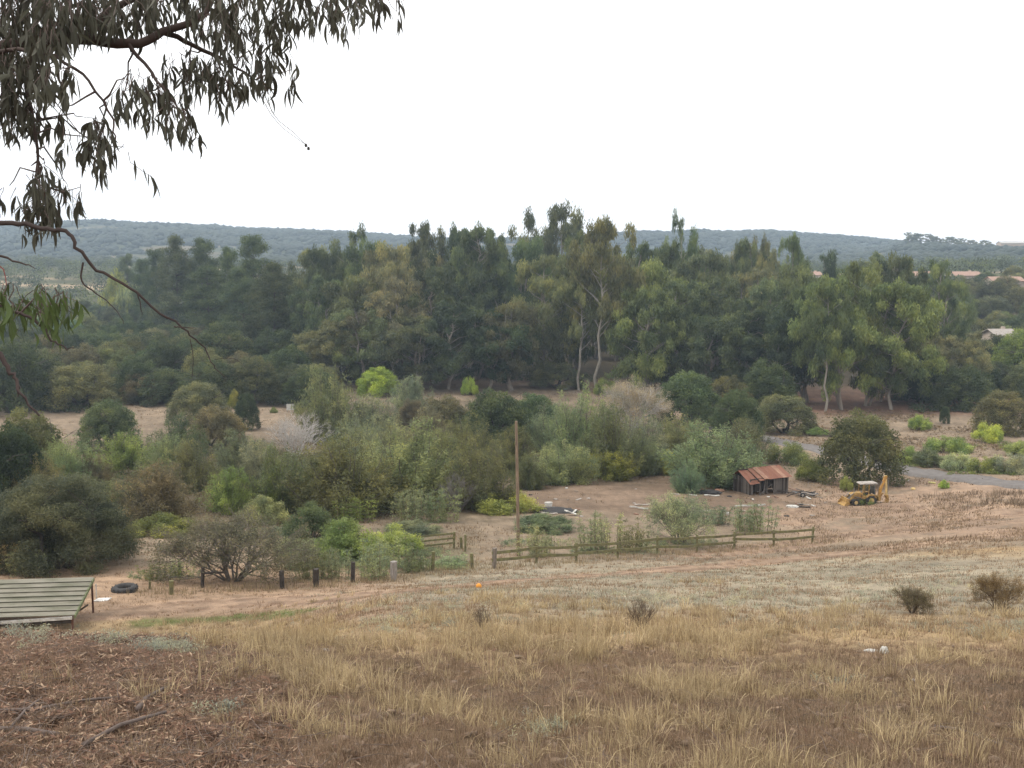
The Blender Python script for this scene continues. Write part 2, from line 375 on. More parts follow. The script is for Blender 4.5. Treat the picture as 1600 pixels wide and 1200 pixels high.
# paved lane
M_asph = surf('worn asphalt', (.185, .168, .155), 1.0, .25, 1.2, bump=.3, bscale=30, spec=.05)
def ribbon(pts, wd, lift, name, mat, seg=14):
    P = [Vector(p) for p in pts]; S = []
    for i in range(len(P) - 1):
        a, b, c, d = P[max(i - 1, 0)], P[i], P[i + 1], P[min(i + 2, len(P) - 1)]
        for k in range(seg):
            t = k / seg; S.append(.5 * ((2 * b) + (c - a) * t + (2 * a - 5 * b + 4 * c - d) * t * t + (3 * b - a - 3 * c + d) * t ** 3))
    S.append(P[-1]); vs = []; fs = []; nw = 6
    for i, p in enumerate(S):
        d = (S[min(i + 1, len(S) - 1)] - S[max(i - 1, 0)]); d.z = 0; d.normalize(); nrm = Vector((d.y, -d.x, 0))
        zc = max(g1(*(p + nrm * wd * s)[:2]) for s in (-.5, 0, .5)) + lift
        for j in range(nw + 1):
            q = p + nrm * wd * (j / nw - .5); e = abs(j / nw - .5) * 2
            vs.append((q.x, q.y, zc + .05 * (1 - e * e)))
        q = p - nrm * (wd * .5 + .6); vs.append((q.x, q.y, zc - .9)); q = p + nrm * (wd * .5 + .6); vs.append((q.x, q.y, zc - .9))
    st = nw + 3
    for i in range(len(S) - 1):
        for j in range(nw): fs.append((i * st + j, i * st + j + 1, (i + 1) * st + j + 1, (i + 1) * st + j))
        fs.append((i * st + nw + 1, i * st, (i + 1) * st, (i + 1) * st + nw + 1)); fs.append((i * st + nw, i * st + nw + 2, (i + 1) * st + nw + 2, (i + 1) * st + nw))
    b = MB(); b.add(vs, fs); return b.build(name, mat, smooth=True, kind='structure')
ribbon(ROAD, 5.4, .06, 'road', M_asph)

# ------------------------------------------------------------------ vegetation building blocks
def unit(n, r):
    v = r.normal(size=(n, 3)); return v / np.linalg.norm(v, axis=1, keepdims=True)
def norm(v): return v / np.maximum(np.linalg.norm(v, axis=1, keepdims=True), 1e-9)
def leaves(clumps, n, ln, wd, r, droop=.2, up=0, shell=.55, tintvar=.22, spread=.35, flat=0):
    """clumps: x y z rx rz tint ; returns V, F(quads), tint of lance-shaped leaf sprays"""
    c = np.asarray(clumps, float); w = (c[:, 3] ** 2 * (c[:, 4] + c[:, 3])) ** .72; k = r.choice(len(c), n, p=w / w.sum()); q = c[k]
    d = unit(n, r); rad = shell + (1 - shell) * r.random(n) ** .6; rad = rad * (1 + spread * (r.random(n) - .5))
    P = q[:, :3] + d * np.c_[q[:, 3], q[:, 3], q[:, 4]] * rad[:, None]
    a = norm(unit(n, r) + np.array([0, 0, -droop * 2 + up * 2]) + d * .3 * (1 - flat))
    if flat: a[:, 2] *= (1 - flat); a = norm(a)
    b = norm(np.cross(a, norm(d + .9 * unit(n, r)))); s = .6 + .8 * r.random(n)
    la = a * (ln * s)[:, None] * .5; lb = b * (wd * s)[:, None] * .5; o = la * .15
    V = np.stack([P - la, P + lb - o, P + la, P - lb - o], 1).reshape(-1, 3)
    t = np.clip(q[:, 5] + (r.random(n) - .5) * tintvar * 2 + d[:, 2] * .05, 0, 1)
    return V, np.arange(n * 4).reshape(-1, 4), t
def npt(paths, sides=5):
    """list of (points, radii) -> mesh arrays of tapered limbs"""
    Vs = []; Fs = []; base = 0
    for pts, rad in paths:
        pts = np.asarray(pts, float); m = len(pts); d = np.gradient(pts, axis=0); d = norm(d)
        u = np.cross(d, np.array([.31, .95, .05])); u = norm(u); v = np.cross(d, u); t = np.arange(sides) * 2 * math.pi / sides
        ring = pts[:, None] + (u[:, None] * np.cos(t)[None, :, None] + v[:, None] * np.sin(t)[None, :, None]) * np.asarray(rad)[:, None, None]
        Vs.append(ring.reshape(-1, 3)); i = (np.arange(m - 1)[:, None] * sides + np.arange(sides)[None]).ravel(); j = (np.arange(m - 1)[:, None] * sides + (np.arange(sides)[None] + 1) % sides).ravel()
        Fs.append(np.stack([i, j, j + sides, i + sides], 1) + base); base += m * sides
    return np.concatenate(Vs), np.concatenate(Fs)
def wander(a, b, r, k=5, amp=.06, sag=0):
    a = np.asarray(a, float); b = np.asarray(b, float); t = np.linspace(0, 1, k)[:, None]; L = np.linalg.norm(b - a)
    p = a + (b - a) * t; n = r.normal(size=(k, 3)) * amp * L; n[0] = 0; n[-1] = 0
    p = p + n; p[:, 2] -= sag * L * (t[:, 0] * (1 - t[:, 0])) * 4; return p
PROTO = {}
def reg(kind, crown, trunk, H, W): PROTO.setdefault(kind, []).append((crown, trunk, H, W))

def make_euc(i, sparse=False, H=34., W=13.):
    r = np.random.default_rng(100 + i); paths = []; cl = []
    stems = 1 + (i % 3)
    for s in range(stems):
        ang = r.random() * 6.28; lean = (.04 + .10 * r.random()) * H * (s > 0 or r.random() < .5) * (1.3 if stems > 1 else .6)
        hs = H * (.9 + .08 * r.random() if s == 0 else .68 + .22 * r.random()); top = np.array([math.cos(ang) * lean, math.sin(ang) * lean, hs])
        st = wander((.5 * math.cos(ang) * (stems > 1), .5 * math.sin(ang) * (stems > 1), -.8), top, r, 9, .012)
        r0 = .30 + .08 * r.random(); paths.append((st, np.linspace(r0, .06, 9)))
        nl = (22 if sparse else 32) // stems + 5
        for l in range(nl):
            t = (.36 if sparse else .12) + (.64 if sparse else .88) * ((l + r.random()) / nl); f = t * 8; k = min(int(f), 7); p0 = st[k] + (st[k + 1] - st[k]) * (f - k)
            prof = math.sin(min(1, (1.08 - t) / .5) * math.pi * .5) * (.6 + .4 * min(1, (t - .1) / .25))
            ll = W * .5 * prof * (.45 + .6 * r.random()); a = r.random() * 6.28; up = ll * (1.0 + .9 * r.random())
            p1 = p0 + np.array([math.cos(a) * ll, math.sin(a) * ll, up * .6])
            paths.append((wander(p0, p1, r, 4, .05), np.linspace(.13 * (1.2 - t) + .03, .025, 4)))
            tt = .52 + .5 * (r.random() - .5)
            for m in range(2 + (r.random() < .6)):
                rr_ = (.75 + 1.0 * r.random()) * (.6 + .5 * prof); e = r.normal(size=3) * rr_ * .75
                cl.append((*(p1 + e), rr_ * .9, rr_ * (1.15 + .7 * r.random()), tt + .45 * (r.random() - .5)))
        for m in range(3): e = r.normal(size=3) * .6; cl.append((*(top + e), .7 + .4 * r.random(), 1.2, .55))
    V, Fc, t = leaves(cl, 17000 if sparse else 27000, .85, .17, r, droop=1.1, shell=.3, spread=.55)
    reg('eucalyptus_sparse' if sparse else 'eucalyptus', np_mesh('crown', V, Fc, M_leaf, tint=t), np_mesh('trunk', *npt(paths, 6), M_bark, smooth=True), H, W)
for i in range(5): make_euc(i)
for i in range(5, 8): make_euc(i, True)

def make_oak(i, H=10., W=12., fine=0):
    r = np.random.default_rng(200 + i); cl = []; paths = []
    n = 62; lob = [(r.random() * 6.28, .75 + .4 * r.random()) for _ in range(5)]
    for k in range(n):
        u = (k + .5) / n; z = u ** .8; a = k * 2.39996 + r.random() * .5
        lf = 1 + sum(.13 * (l - .9) * 2 * math.cos(a - b) for b, l in lob)
        rad = math.sqrt(max(0, 1 - (z * .98) ** 2.3)) * lf; rr_ = (.95 + .8 * r.random()) * (1 - .25 * z)
        cl.append((math.cos(a) * rad * (W / 2 - 1.2), math.sin(a) * rad * (W / 2 - 1.2), .35 + z * (H - 1.55) * (1 + .06 * r.normal()), rr_, rr_ * .8, .5 + .5 * (r.random() - .5)))
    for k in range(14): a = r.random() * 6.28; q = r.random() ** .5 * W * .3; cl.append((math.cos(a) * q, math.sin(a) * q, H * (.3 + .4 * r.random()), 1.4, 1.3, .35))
    for k in range(4 + i % 2):
        a = k * 1.4 + r.random(); p = (math.cos(a) * W * .28, math.sin(a) * W * .28, H * .6)
        paths.append((wander((.15 * math.cos(a), .15 * math.sin(a), -.5), p, r, 6, .05), np.linspace(.28, .07, 6)))
        for m in range(4): paths.append((wander(p, np.array(p) + r.normal(size=3) * (1.7, 1.7, 1.0) + (0, 0, .8), r, 3, .05), (.06, .04, .02)))
    V, Fc, t = leaves(cl, fine or 26000, .17 if fine else .30, .065 if fine else .16, r, droop=.05, shell=.3 if fine else .5, spread=.8 if fine else .55)
    reg('greytree' if fine else 'oak', np_mesh('crown', V, Fc, M_leaf, tint=t), np_mesh('trunk', *npt(paths, 6), M_bark, smooth=True), H, W)
for i in range(5): make_oak(i)
make_oak(5, fine=150000)

def make_pine(i, H=20., W=13.):
    r = np.random.default_rng(300 + i); cl = []; paths = [(wander((0, 0, -.6), (0, 0, H * .95), r, 6, .006), np.linspace(.38, .06, 6))]
    tiers = 13
    for k in range(tiers):
        t = .18 + .8 * k / (tiers - 1); rad = W * .5 * (1.05 - t) ** .42 * (1.25 if t > .3 else .9) * (.85 + .3 * r.random())
        for m in range(6 if t < .8 else 3):
            a = r.random() * 6.28; q = rad * (.55 + .45 * r.random()); z = H * t + q * .12 * r.normal()
            paths.append((wander((0, 0, H * t - q * .15), (math.cos(a) * q, math.sin(a) * q, z), r, 3, .03), (.09, .05, .02)))
            for s in (.45, .8, 1.05): cl.append((math.cos(a) * q * s, math.sin(a) * q * s, z + .2, 1.2 * (.7 + .3 * s) * 1.35, 1.05, .5 + .35 * (r.random() - .5)))
    cl.append((0, 0, H * .97, .8, 1.1, .5))
    V, Fc, t = leaves(cl, 34000, .42, .13, r, up=.35, shell=.2, spread=.5)
    reg('pine', np_mesh('crown', V, Fc, M_leaf, tint=t), np_mesh('trunk', *npt(paths, 5), M_bark, smooth=True), H, W)
for i in range(3): make_pine(i)

def make_willow(i, H=7.5, W=9.):
    """many-stemmed shrub of thin upright shoots with fine leaves"""
    r = np.random.default_rng(400 + i); cl = []; paths = []
    for k in range(70):
        a = r.random() * 6.28; q = r.random() ** .6; hh = H * (1 - .55 * q ** 2.2) * (.66 + .46 * r.random() ** .8); q2 = q * W * .5
        e = np.array([math.cos(a) * q2, math.sin(a) * q2, hh - .7]); s0 = np.array([math.cos(a) * q2 * .25, math.sin(a) * q2 * .25, -.3])
        w_ = wander(s0, e, r, 5, .03); paths.append((w_, np.linspace(.07, .012, 5))); tt = .5 + .45 * (r.random() - .5)
        for t in (.3, .5, .68, .84, .97):
            p = s0 + (e - s0) * t; s = (1.1 - .62 * t) * (.8 + .4 * r.random()); cl.append((*(p + r.normal(size=3) * .25), s, s * 1.25, tt))
    V, Fc, t = leaves(cl, 30000, .25, .07, r, up=.35, shell=.1, spread=1.0)
    reg('willow', np_mesh('crown', V, Fc, M_leaf, tint=t), np_mesh('stems', *npt(paths, 4), M_bark), H, W)
for i in range(4): make_willow(i)

def make_scrub(i, H=2.4, W=4.):
    r = np.random.default_rng(500 + i); cl = []; paths = []
    for k in range(34):
        a = r.random() * 6.28; q = r.random() ** .55; z = H * (1 - .6 * q * q) * (.65 + .45 * r.random())
        cl.append((math.cos(a) * q * (W * .5 - .3), math.sin(a) * q * (W * .5 - .3), z - .25, .3 + .25 * r.random(), .3 + .2 * r.random(), .5 + .5 * (r.random() - .5)))
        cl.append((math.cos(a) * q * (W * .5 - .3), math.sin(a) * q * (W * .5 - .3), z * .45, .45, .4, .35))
        paths.append((wander((math.cos(a) * q * .5, math.sin(a) * q * .5, -.2), cl[-2][:3], r, 4, .05), np.linspace(.03, .01, 4)))
    V, Fc, t = leaves(cl, 14000, .15, .05, r, up=.3, shell=.3, spread=.6)
    reg('scrub', np_mesh('foliage', V, Fc, M_leaf, tint=t), np_mesh('stems', *npt(paths, 4), M_bark), H, W)
for i in range(4): make_scrub(i)

def make_bare(i, H=5., W=6., leafy=0):
    """leafless twiggy shrub"""
    r = np.random.default_rng(600 + i); paths = []; tips = []
    def br(p, d, L, rad, dep):
        q = p + d * L; m = (p + q) / 2 + r.normal(size=3) * L * .05; paths.append((np.array([p, m, q]), (rad, rad * .8, rad * .6)))
        if dep == 0: tips.append(q); return
        for _ in range(3 if dep > 1 else 4):
            nd = d + r.normal(size=3) * .42 + (0, 0, .08); nd /= np.linalg.norm(nd); br(q if r.random() < .7 else m, nd, L * (.58 + .25 * r.random()), rad * .6, dep - 1)
    for k in range(15):
        a = k * 2.4 + r.random(); s = .15 + .8 * r.random(); d = np.array([math.cos(a) * s, math.sin(a) * s, 1.0]); d /= np.linalg.norm(d)
        br(np.array([math.cos(a) * .2, math.sin(a) * .2, -.2]), d, H * .36, .075, 4)
    V, Fc = npt(paths, 3)
    tw = np_mesh('twigs', V, Fc, M_twig)
    fol = None
    if leafy:
        cl = [(*t, .42, .4, .5 + .4 * (r.random() - .5)) for t in tips]
        V, Fc, t = leaves(cl, leafy, .13, .04, r, shell=.1, spread=.9); fol = np_mesh('foliage', V, Fc, M_leaf, tint=t)
    zt = max(t[2] for t in tips); reg('bare' if not leafy else 'halfbare', fol, tw, zt, W)
make_bare(0); make_bare(1); make_bare(2, leafy=24000); make_bare(3, leafy=24000)

def make_weed(i, H=2.4, W=2.6):
    """tall airy weed: straight stems, tufts of narrow leaves"""
    r = np.random.default_rng(700 + i); cl = []; paths = []
    for k in range(26):
        a = r.random() * 6.28; q = r.random() * W * .5; h = H * (.6 + .45 * r.random()); e = np.array([math.cos(a) * q, math.sin(a) * q, h])
        s0 = np.array([math.cos(a) * q * .85, math.sin(a) * q * .85, -.15]); paths.append((wander(s0, e, r, 4, .02), (.018, .014, .01, .006)))
        for t in (.15, .35, .55, .75, .93): cl.append((*(s0 + (e - s0) * t), .2, .18, .5 + .5 * (r.random() - .5)))
    V, Fc, t = leaves(cl, 3200, .15, .035, r, up=.4, shell=.1, spread=.8)
    reg('weed', np_mesh('foliage', V, Fc, M_leaf, tint=t), np_mesh('stems', *npt(paths, 4), M_bark), H, W)
for i in range(3): make_weed(i)

def make_cane(i, H=4., W=9.):
    r = np.random.default_rng(800 + i); n = 5000; x = (r.random(n) - .5) * W; y = (r.random(n) - .5) * W * .4; h = H * (.7 + .35 * r.random(n))
    cl = np.c_[x, y, h * .5, np.full(n, .12), h * .45, .5 + .5 * (r.random(n) - .5)]
    V, Fc, t = leaves(cl[:600], 9000, .7, .1, r, up=.9, shell=.1); reg('cane', np_mesh('foliage', V, Fc, M_leaf, tint=t), None, H, W)
make_cane(0)

NAMES = dict(eucalyptus=('eucalyptus_tree', 'crown', 'trunk', 'tree'), eucalyptus_sparse=('eucalyptus_tree', 'crown', 'trunk', 'tree'), oak=('oak_tree', 'crown', 'trunk', 'tree'),
             greytree=('olive_tree', 'crown', 'trunk', 'tree'), pine=('pine_tree', 'crown', 'trunk', 'tree'), willow=('willow_shrub', 'crown', 'stems', 'shrub'), scrub=('scrub_bush', 'foliage', 'stems', 'bush'),
             bare=('bare_shrub', 'foliage', 'twigs', 'shrub'), halfbare=('twiggy_shrub', 'foliage', 'twigs', 'shrub'), weed=('tall_weed', 'foliage', 'stems', 'weed'), cane=('cane_thicket', 'foliage', 'stems', 'reeds'))
BARK = dict(greytree=(.08, .065, .055), eucalyptus=(.34, .29, .24), eucalyptus_sparse=(.40, .36, .30), oak=(.10, .085, .07), pine=(.10, .075, .06), willow=(.17, .15, .12), scrub=(.16, .13, .1), bare=(.3, .27, .25), halfbare=(.2, .17, .14), weed=(.28, .22, .14), cane=(.2, .2, .1))
vcount = 0
def veg(kind, pos, h, wd, col, label, group=None, variant=None, bark=None):
    global vcount; vcount += 1
    nm, cn, tn, cat = NAMES[kind]; P = PROTO[kind]; cm, tm, H, W = P[(vcount * 7 + int(abs(pos.x) * 3)) % len(P) if variant is None else variant % len(P)]
    if kind in ('weed', 'cane', 'halfbare', 'bare') and nm != 'bare_shrub': nm = nm
    e = empty(nm, pos, rnd.random() * 6.28 if kind != 'cane' else rnd.uniform(-.2, .2), label=label, cat=cat, group=group)
    e.scale = (wd / W, wd / W, h / H)
    col = tuple(min(.5, c * f_) for c, f_ in zip(col, (2.0, 1.98, 1.75))); jj = rnd.uniform(.8, 1.25) * (1.22 if kind in ('willow', 'scrub') else 1.12 if kind[:3] == 'euc' else 1); j = lambda: jj * rnd.uniform(.93, 1.07)
    if cm: mobj(cn, cm, parent=e, color=(col[0] * j(), col[1] * j(), col[2] * j()))
    if tm: mobj(tn, tm, parent=e, color=bark or BARK[kind])
    return e
# foliage albedos
DG = (.047, .062, .034); DK = (.030, .043, .024); OL = (.080, .085, .045); GO = (.095, .105, .06); BR = (.084, .078, .05); LG = (.105, .13, .048); LM = (.15, .19, .05)
BG = (.08, .1, .062); GG = (.105, .12, .085); PG = (.14, .16, .10); YG = (.14, .15, .045); TEAL = (.07, .098, .068); EU = (.066, .08, .044); EB = (.082, .085, .05); EL = (.088, .105, .05); PN = (.045, .06, .032); RD = (.12, .04, .03)
WK = dict(halfbare=1.1, eucalyptus=1.3, eucalyptus_sparse=1.2, oak=1.08, willow=1.22, scrub=1.15, pine=1.2, weed=1.3)
def b_top(kind, p, top): return top
def V(kind, px, b, top, wpx, col, label, group=None, variant=None, bark=None, k=1.):
    p = place(px, b); wpx *= WK.get(kind, 1.); top = b_top(kind, p, top); D = p.y * math.cos(PITCH) - p.z * math.sin(PITCH); zt = at(px, top, p.y).z
    return veg(kind, p, max(.4, (zt - p.z) * k), wpx / F * D * 1.0, col, label, group, variant, bark)

# ---- eucalyptus grove, skyline trees first
CW2 = {EU: 'grey-green', EB: 'brownish', DG: 'dark green', DK: 'blackish', EL: 'leafy bright', OL: 'olive'}
def glabel(c, px, b): return CW2[c] + ' eucalyptus ' + ('at the front' if b > -270 else 'in the middle' if b > -309 else 'at the back') + ' of the grove, ' + ('near its left end' if px < 640 else 'left of the pale trunks' if px < 900 else 'between the pale trunks and the lane' if px < 1150 else 'beside the tall right-hand clump')
G1 = 'eucalyptus trees of the grove behind the clearing'
for t in [
 ('eucalyptus', 492, -330, 385, 60, EU, 'tall grey-green eucalyptus on the edge of the grove just right of the dark pines'),
 ('eucalyptus_sparse', 545, -320, 357, 62, EU, 'tall eucalyptus with a pointed tip at the left end of the grove'),
 ('eucalyptus', 588, -310, 372, 60, EU, None), ('eucalyptus', 622, -290, 378, 70, EB, None),
 ('eucalyptus_sparse', 662, -330, 355, 56, EU, 'eucalyptus with loose rounded tufts just breaking the hill skyline left of centre'),
 ('eucalyptus', 700, -300, 364, 66, DG, None), ('eucalyptus', 728, -320, 362, 60, DG, None), ('eucalyptus', 752, -300, 360, 66, DG, None),
 ('eucalyptus_sparse', 790, -330, 336, 72, EU, 'high eucalyptus with an open spreading top on the skyline, left of the highest crown'),
 ('eucalyptus', 822, -300, 370, 64, DG, None),
 ('eucalyptus_sparse', 876, -330, 327, 70, EU, 'highest eucalyptus of the skyline with separate airy tufts at its top'),
 ('eucalyptus', 905, -310, 362, 66, EU, None),
 ('eucalyptus_sparse', 934, -258, 347, 88, EB, 'tall brownish eucalyptus with several long pale trunks in the middle of the grove'),
 ('eucalyptus', 975, -300, 372, 66, EU, None), ('eucalyptus', 850, -275, 400, 80, EB, None), ('eucalyptus', 800, -262, 470, 72, EB, 'low brownish olive eucalyptus at the front edge of the grove left of the pale trunks'),
 ('eucalyptus_sparse', 905, -262, 420, 70, EB, 'leaning many-stemmed eucalyptus with bare pale limbs near the foot of the grove'),
 ('eucalyptus_sparse', 620, -268, 440, 90, EB, 'eucalyptus with a forked pale trunk showing in the left part of the grove'),
 ('eucalyptus', 560, -280, 430, 80, EU, None), ('eucalyptus', 680, -275, 420, 80, DG, None), ('eucalyptus', 740, -285, 420, 90, DK, None), ('eucalyptus', 520, -290, 430, 70, EU, None),
 ('eucalyptus', 1010, -275, 405, 90, EL, None), ('eucalyptus', 1035, -300, 385, 56, DG, None),
 ('eucalyptus_sparse', 1066, -310, 338, 42, DG, 'slim pointed eucalyptus rising alone above the grove right of centre'),
 ('eucalyptus', 1095, -285, 402, 90, EU, None), ('eucalyptus', 1000, -250, 450, 84, EL, 'leafy bright eucalyptus hanging down to the ground right of the pale trunks'),
 ('eucalyptus', 1055, -255, 440, 90, DG, None), ('eucalyptus', 1130, -262, 430, 90, EU, None),
 ('eucalyptus_sparse', 1152, -320, 378, 46, EU, None), ('eucalyptus_sparse', 1183, -320, 376, 46, EB, None), ('eucalyptus_sparse', 1212, -300, 374, 40, EU, None), ('eucalyptus_sparse', 1234, -310, 370, 34, EU, None),
 ('eucalyptus', 1180, -285, 420, 80, EB, None), ('eucalyptus', 1215, -262, 430, 84, EU, None), ('eucalyptus_sparse', 1245, -262, 418, 80, EU, None),
 ('eucalyptus', 1262, -240, 440, 80, DG, None), ('eucalyptus_sparse', 1290, -222, 440, 60, DG, 'eucalyptus with one long white trunk left of the tall right-hand clump'),
 ('eucalyptus', 1320, -226, 425, 86, EL, 'broad leafy eucalyptus at the left of the tall clump beyond the lane'),
 ('eucalyptus', 1352, -232, 412, 90, EL, 'bright-topped eucalyptus in the middle of the tall clump beyond the lane'),
 ('eucalyptus', 1395, -224, 446, 96, EL, 'bulky eucalyptus on the right flank of the tall clump beyond the lane'),
 ('eucalyptus', 1400, -280, 394, 52, DG, 'narrow dark eucalyptus rising behind the tall right-hand clump'), ('eucalyptus', 1376, -238, 440, 80, EU, 'eucalyptus in the heart of the tall clump with bare trunks below'),
 ('eucalyptus', 1460, -290, 408, 52, EL, 'slender yellow-green eucalyptus in front of the tiled houses'),
 ('eucalyptus_sparse', 1462, -245, 500, 70, EB, 'thin eucalyptus with a leaning trunk right of the tall clump'), ('eucalyptus_sparse', 1500, -240, 520, 56, EB, 'small loose eucalyptus at the right end of the grove'),
 ('eucalyptus', 1160, -240, 480, 80, DG, None), ('eucalyptus', 1110, -245, 490, 80, DG, None), ('eucalyptus', 1210, -235, 490, 76, DK, None),
 ('eucalyptus', 700, -262, 470, 90, DK, None), ('eucalyptus', 650, -262, 490, 80, EU, None), ('eucalyptus', 760, -262, 480, 80, DK, None), ('eucalyptus', 585, -262, 480, 84, EU, None), ('eucalyptus', 525, -262, 500, 76, OL, None),
 ('oak', 1290, -330, 393, 34, DK, 'compact very dark round tree standing above the grove on the right')]:
    V(*t[:6], t[6] or glabel(t[5], t[1], t[2]), None if t[6] else G1)
for i in range(34):        # deeper rows of the grove
    px = rnd.uniform(480, 1440); Y = rnd.uniform(310, 400); top = 388 + rnd.uniform(0, 25)
    c_ = rnd.choice((EU, DG, EB)); V('eucalyptus' if rnd.random() < .7 else 'eucalyptus_sparse', px, -Y, top, rnd.uniform(45, 70), c_, glabel(c_, px, -Y), G1)

# ---- pines left of the grove
for t in [(252, -420, 392, 44, 'small pine at the left end of the row of dark pines'), (283, -380, 376, 66, 'broad dark pine, first big one from the left of the pine row'), (322, -380, 378, 62, 'dark pine with a flat top in the middle of the pine row'),
          (362, -370, 392, 50, 'lower dark pine between the two highest pines'), (402, -350, 372, 66, 'highest dark pine, close beside the grove'), (432, -300, 418, 84, 'wide dark pine with layered boughs in front of the pine row'), (207, -520, 400, 30, 'small lone dark pine among the far left woods'),
          (385, -320, 425, 70, 'dark pine below the pine row, left of the layered one'), (455, -330, 430, 60, 'dark pine squeezed between the pine row and the grove'), (232, -430, 408, 34, 'slim dark pine just left of the pine row'), (330, -340, 420, 70, 'dark pine standing in front of the flat-topped one')]:
    V('pine', t[0], t[1], t[2], t[3], PN, t[4])

# ---- oak woods, left and right, and the oaks at the foot of the grove
GL = 'oaks of the dense woods on the left'; GR = 'oaks of the wooded slope on the right'
CW = {DG: 'dark green', OL: 'olive', DK: 'blackish green', BR: 'brownish', GO: 'grey-olive', TEAL: 'bluish green', EL: 'yellowish green'}
def fill(n, pxr, Yr, lab, grp, cols, hr, seed, mind=7.5, kinds=('oak',)):
    q = random.Random(seed); pts = []; tries = 0
    while len(pts) < n and tries < n * 60:
        tries += 1; px = q.uniform(*pxr); Y = math.sqrt(q.uniform(Yr[0] ** 2, Yr[1] ** 2)); p = place(px, -Y)
        if any((p.x - a.x) ** 2 + (p.y - a.y) ** 2 < mind * mind for a in pts): continue
        if 500 < px < 1430 and Y > 240: continue
        c_ = q.choice(cols); row = 'nearer' if Y < (Yr[0] + Yr[1]) / 2 and Yr[0] < 300 else 'farther' if Yr[0] > 300 else 'middle'
        wd_ = q.uniform(11, 17); size = 'broad' if wd_ > 14 else 'small'
        side = ('below the pine row' if 230 < px < 450 else 'left of the pine row' if px < 230 else 'beside the grove') if px < 700 else ('next to the grove' if px < 1520 else 'towards the right margin')
        pts.append(p); veg(q.choice(kinds), p, q.uniform(*hr), wd_, c_, f'{size} {CW[c_]} {lab}, {side}, {row} rows', grp)
fill(120, (-60, 500), (226, 330), 'oak in the left-hand woods', GL, (DG, OL, DG, DK, BR), (8, 13), 1)
fill(80, (-60, 500), (330, 470), 'oak in the left-hand woods', GL, (DG, OL, GO, DG, TEAL), (8, 14), 2, 10)
fill(75, (1430, 1680), (232, 350), 'oak below the tiled houses', GR, (DG, OL, DG, DK, GO), (8, 13), 3)
fill(40, (1430, 1680), (350, 470), 'oak below the tiled houses', GR, (DG, OL, GO, EL), (7, 11), 4, 9)
for t in [
 ('oak', 125, 638, 566, 112, OL, 'broad round oak on its own at the edge of the far left field'),
 ('oak', 222, 630, 580, 64, BR, 'small brownish rounded oak beside the bare strip of the left field'),
 ('oak', 263, 630, 578, 34, DK, 'narrow blackish tree touching the small brownish oak'),
 ('oak', 20, 645, 530, 110, DG, 'dark oak filling the left margin behind the dead twig'),
 ('oak', 545, 595, 505, 130, BR, 'wide dark brown-green oak at the foot of the grove left of the yellow-green bush'),
 ('oak', 490, 595, 515, 90, DG, 'dark oak left of the wide brown-green one at the foot of the grove'),
 ('oak', 430, 600, 510, 90, DG, 'dark oak at the back of the clearing below the layered pine'),
 ('oak', 350, 602, 500, 110, DG, 'dark oak with bare stems under it at the back of the left field'),
 ('oak', 290, 604, 520, 80, DG, None), ('oak', 180, 610, 530, 90, OL, None),
 ('oak', 1075, 665, 577, 108, DG, 'large round green oak right of the whitish flowering shrub'),
 ('oak', 1135, 655, 585, 80, OL, 'brownish oak overlapping the right side of the large round one'),
 ('oak', 1200, 650, 560, 90, DG, 'dark oak under the eucalyptus, left of the red-brown bank'),
 ('oak', 870, 606, 565, 84, GO, 'grey-olive rounded shrub at the foot of the grove near the pale trunks'),
 ('oak', 1150, 690, 605, 80, DG, 'dark oak behind the blue-green willow'),
 ('oak', 1225, 676, 615, 96, GO, 'grey-green loose oak above the bend of the lane'),
 ('oak', 1565, 678, 608, 92, OL, 'olive oak with a reddish bank behind it by the right margin'),
 ('oak', 1500, 640, 570, 90, DG, 'dark oak at the foot of the right-hand woods'),
 ('oak', 1590, 610, 510, 90, LG, 'bright green rounded tree at the right margin'), ('oak', 1545, 560, 500, 60, DG, None)]:
    V(*t[:6], t[6] or 'round oak crowded in the dense woods on the left' if t[1] < 500 else t[6] or 'round oak on the wooded slope below the tiled houses', None if t[6] else (GL if t[1] < 500 else GR))
V('cane', 235, -440, 443, 90, PG, 'pale green cane thicket in the woods below the pine row')
V('scrub', 188, -470, 425, 46, YG, 'yellow-green leafy bush left of the pines in the woods')
V('oak', 183, -300, 528, 16, (.16, .07, .04), 'small rusty dead-leaved tree in the left woods')

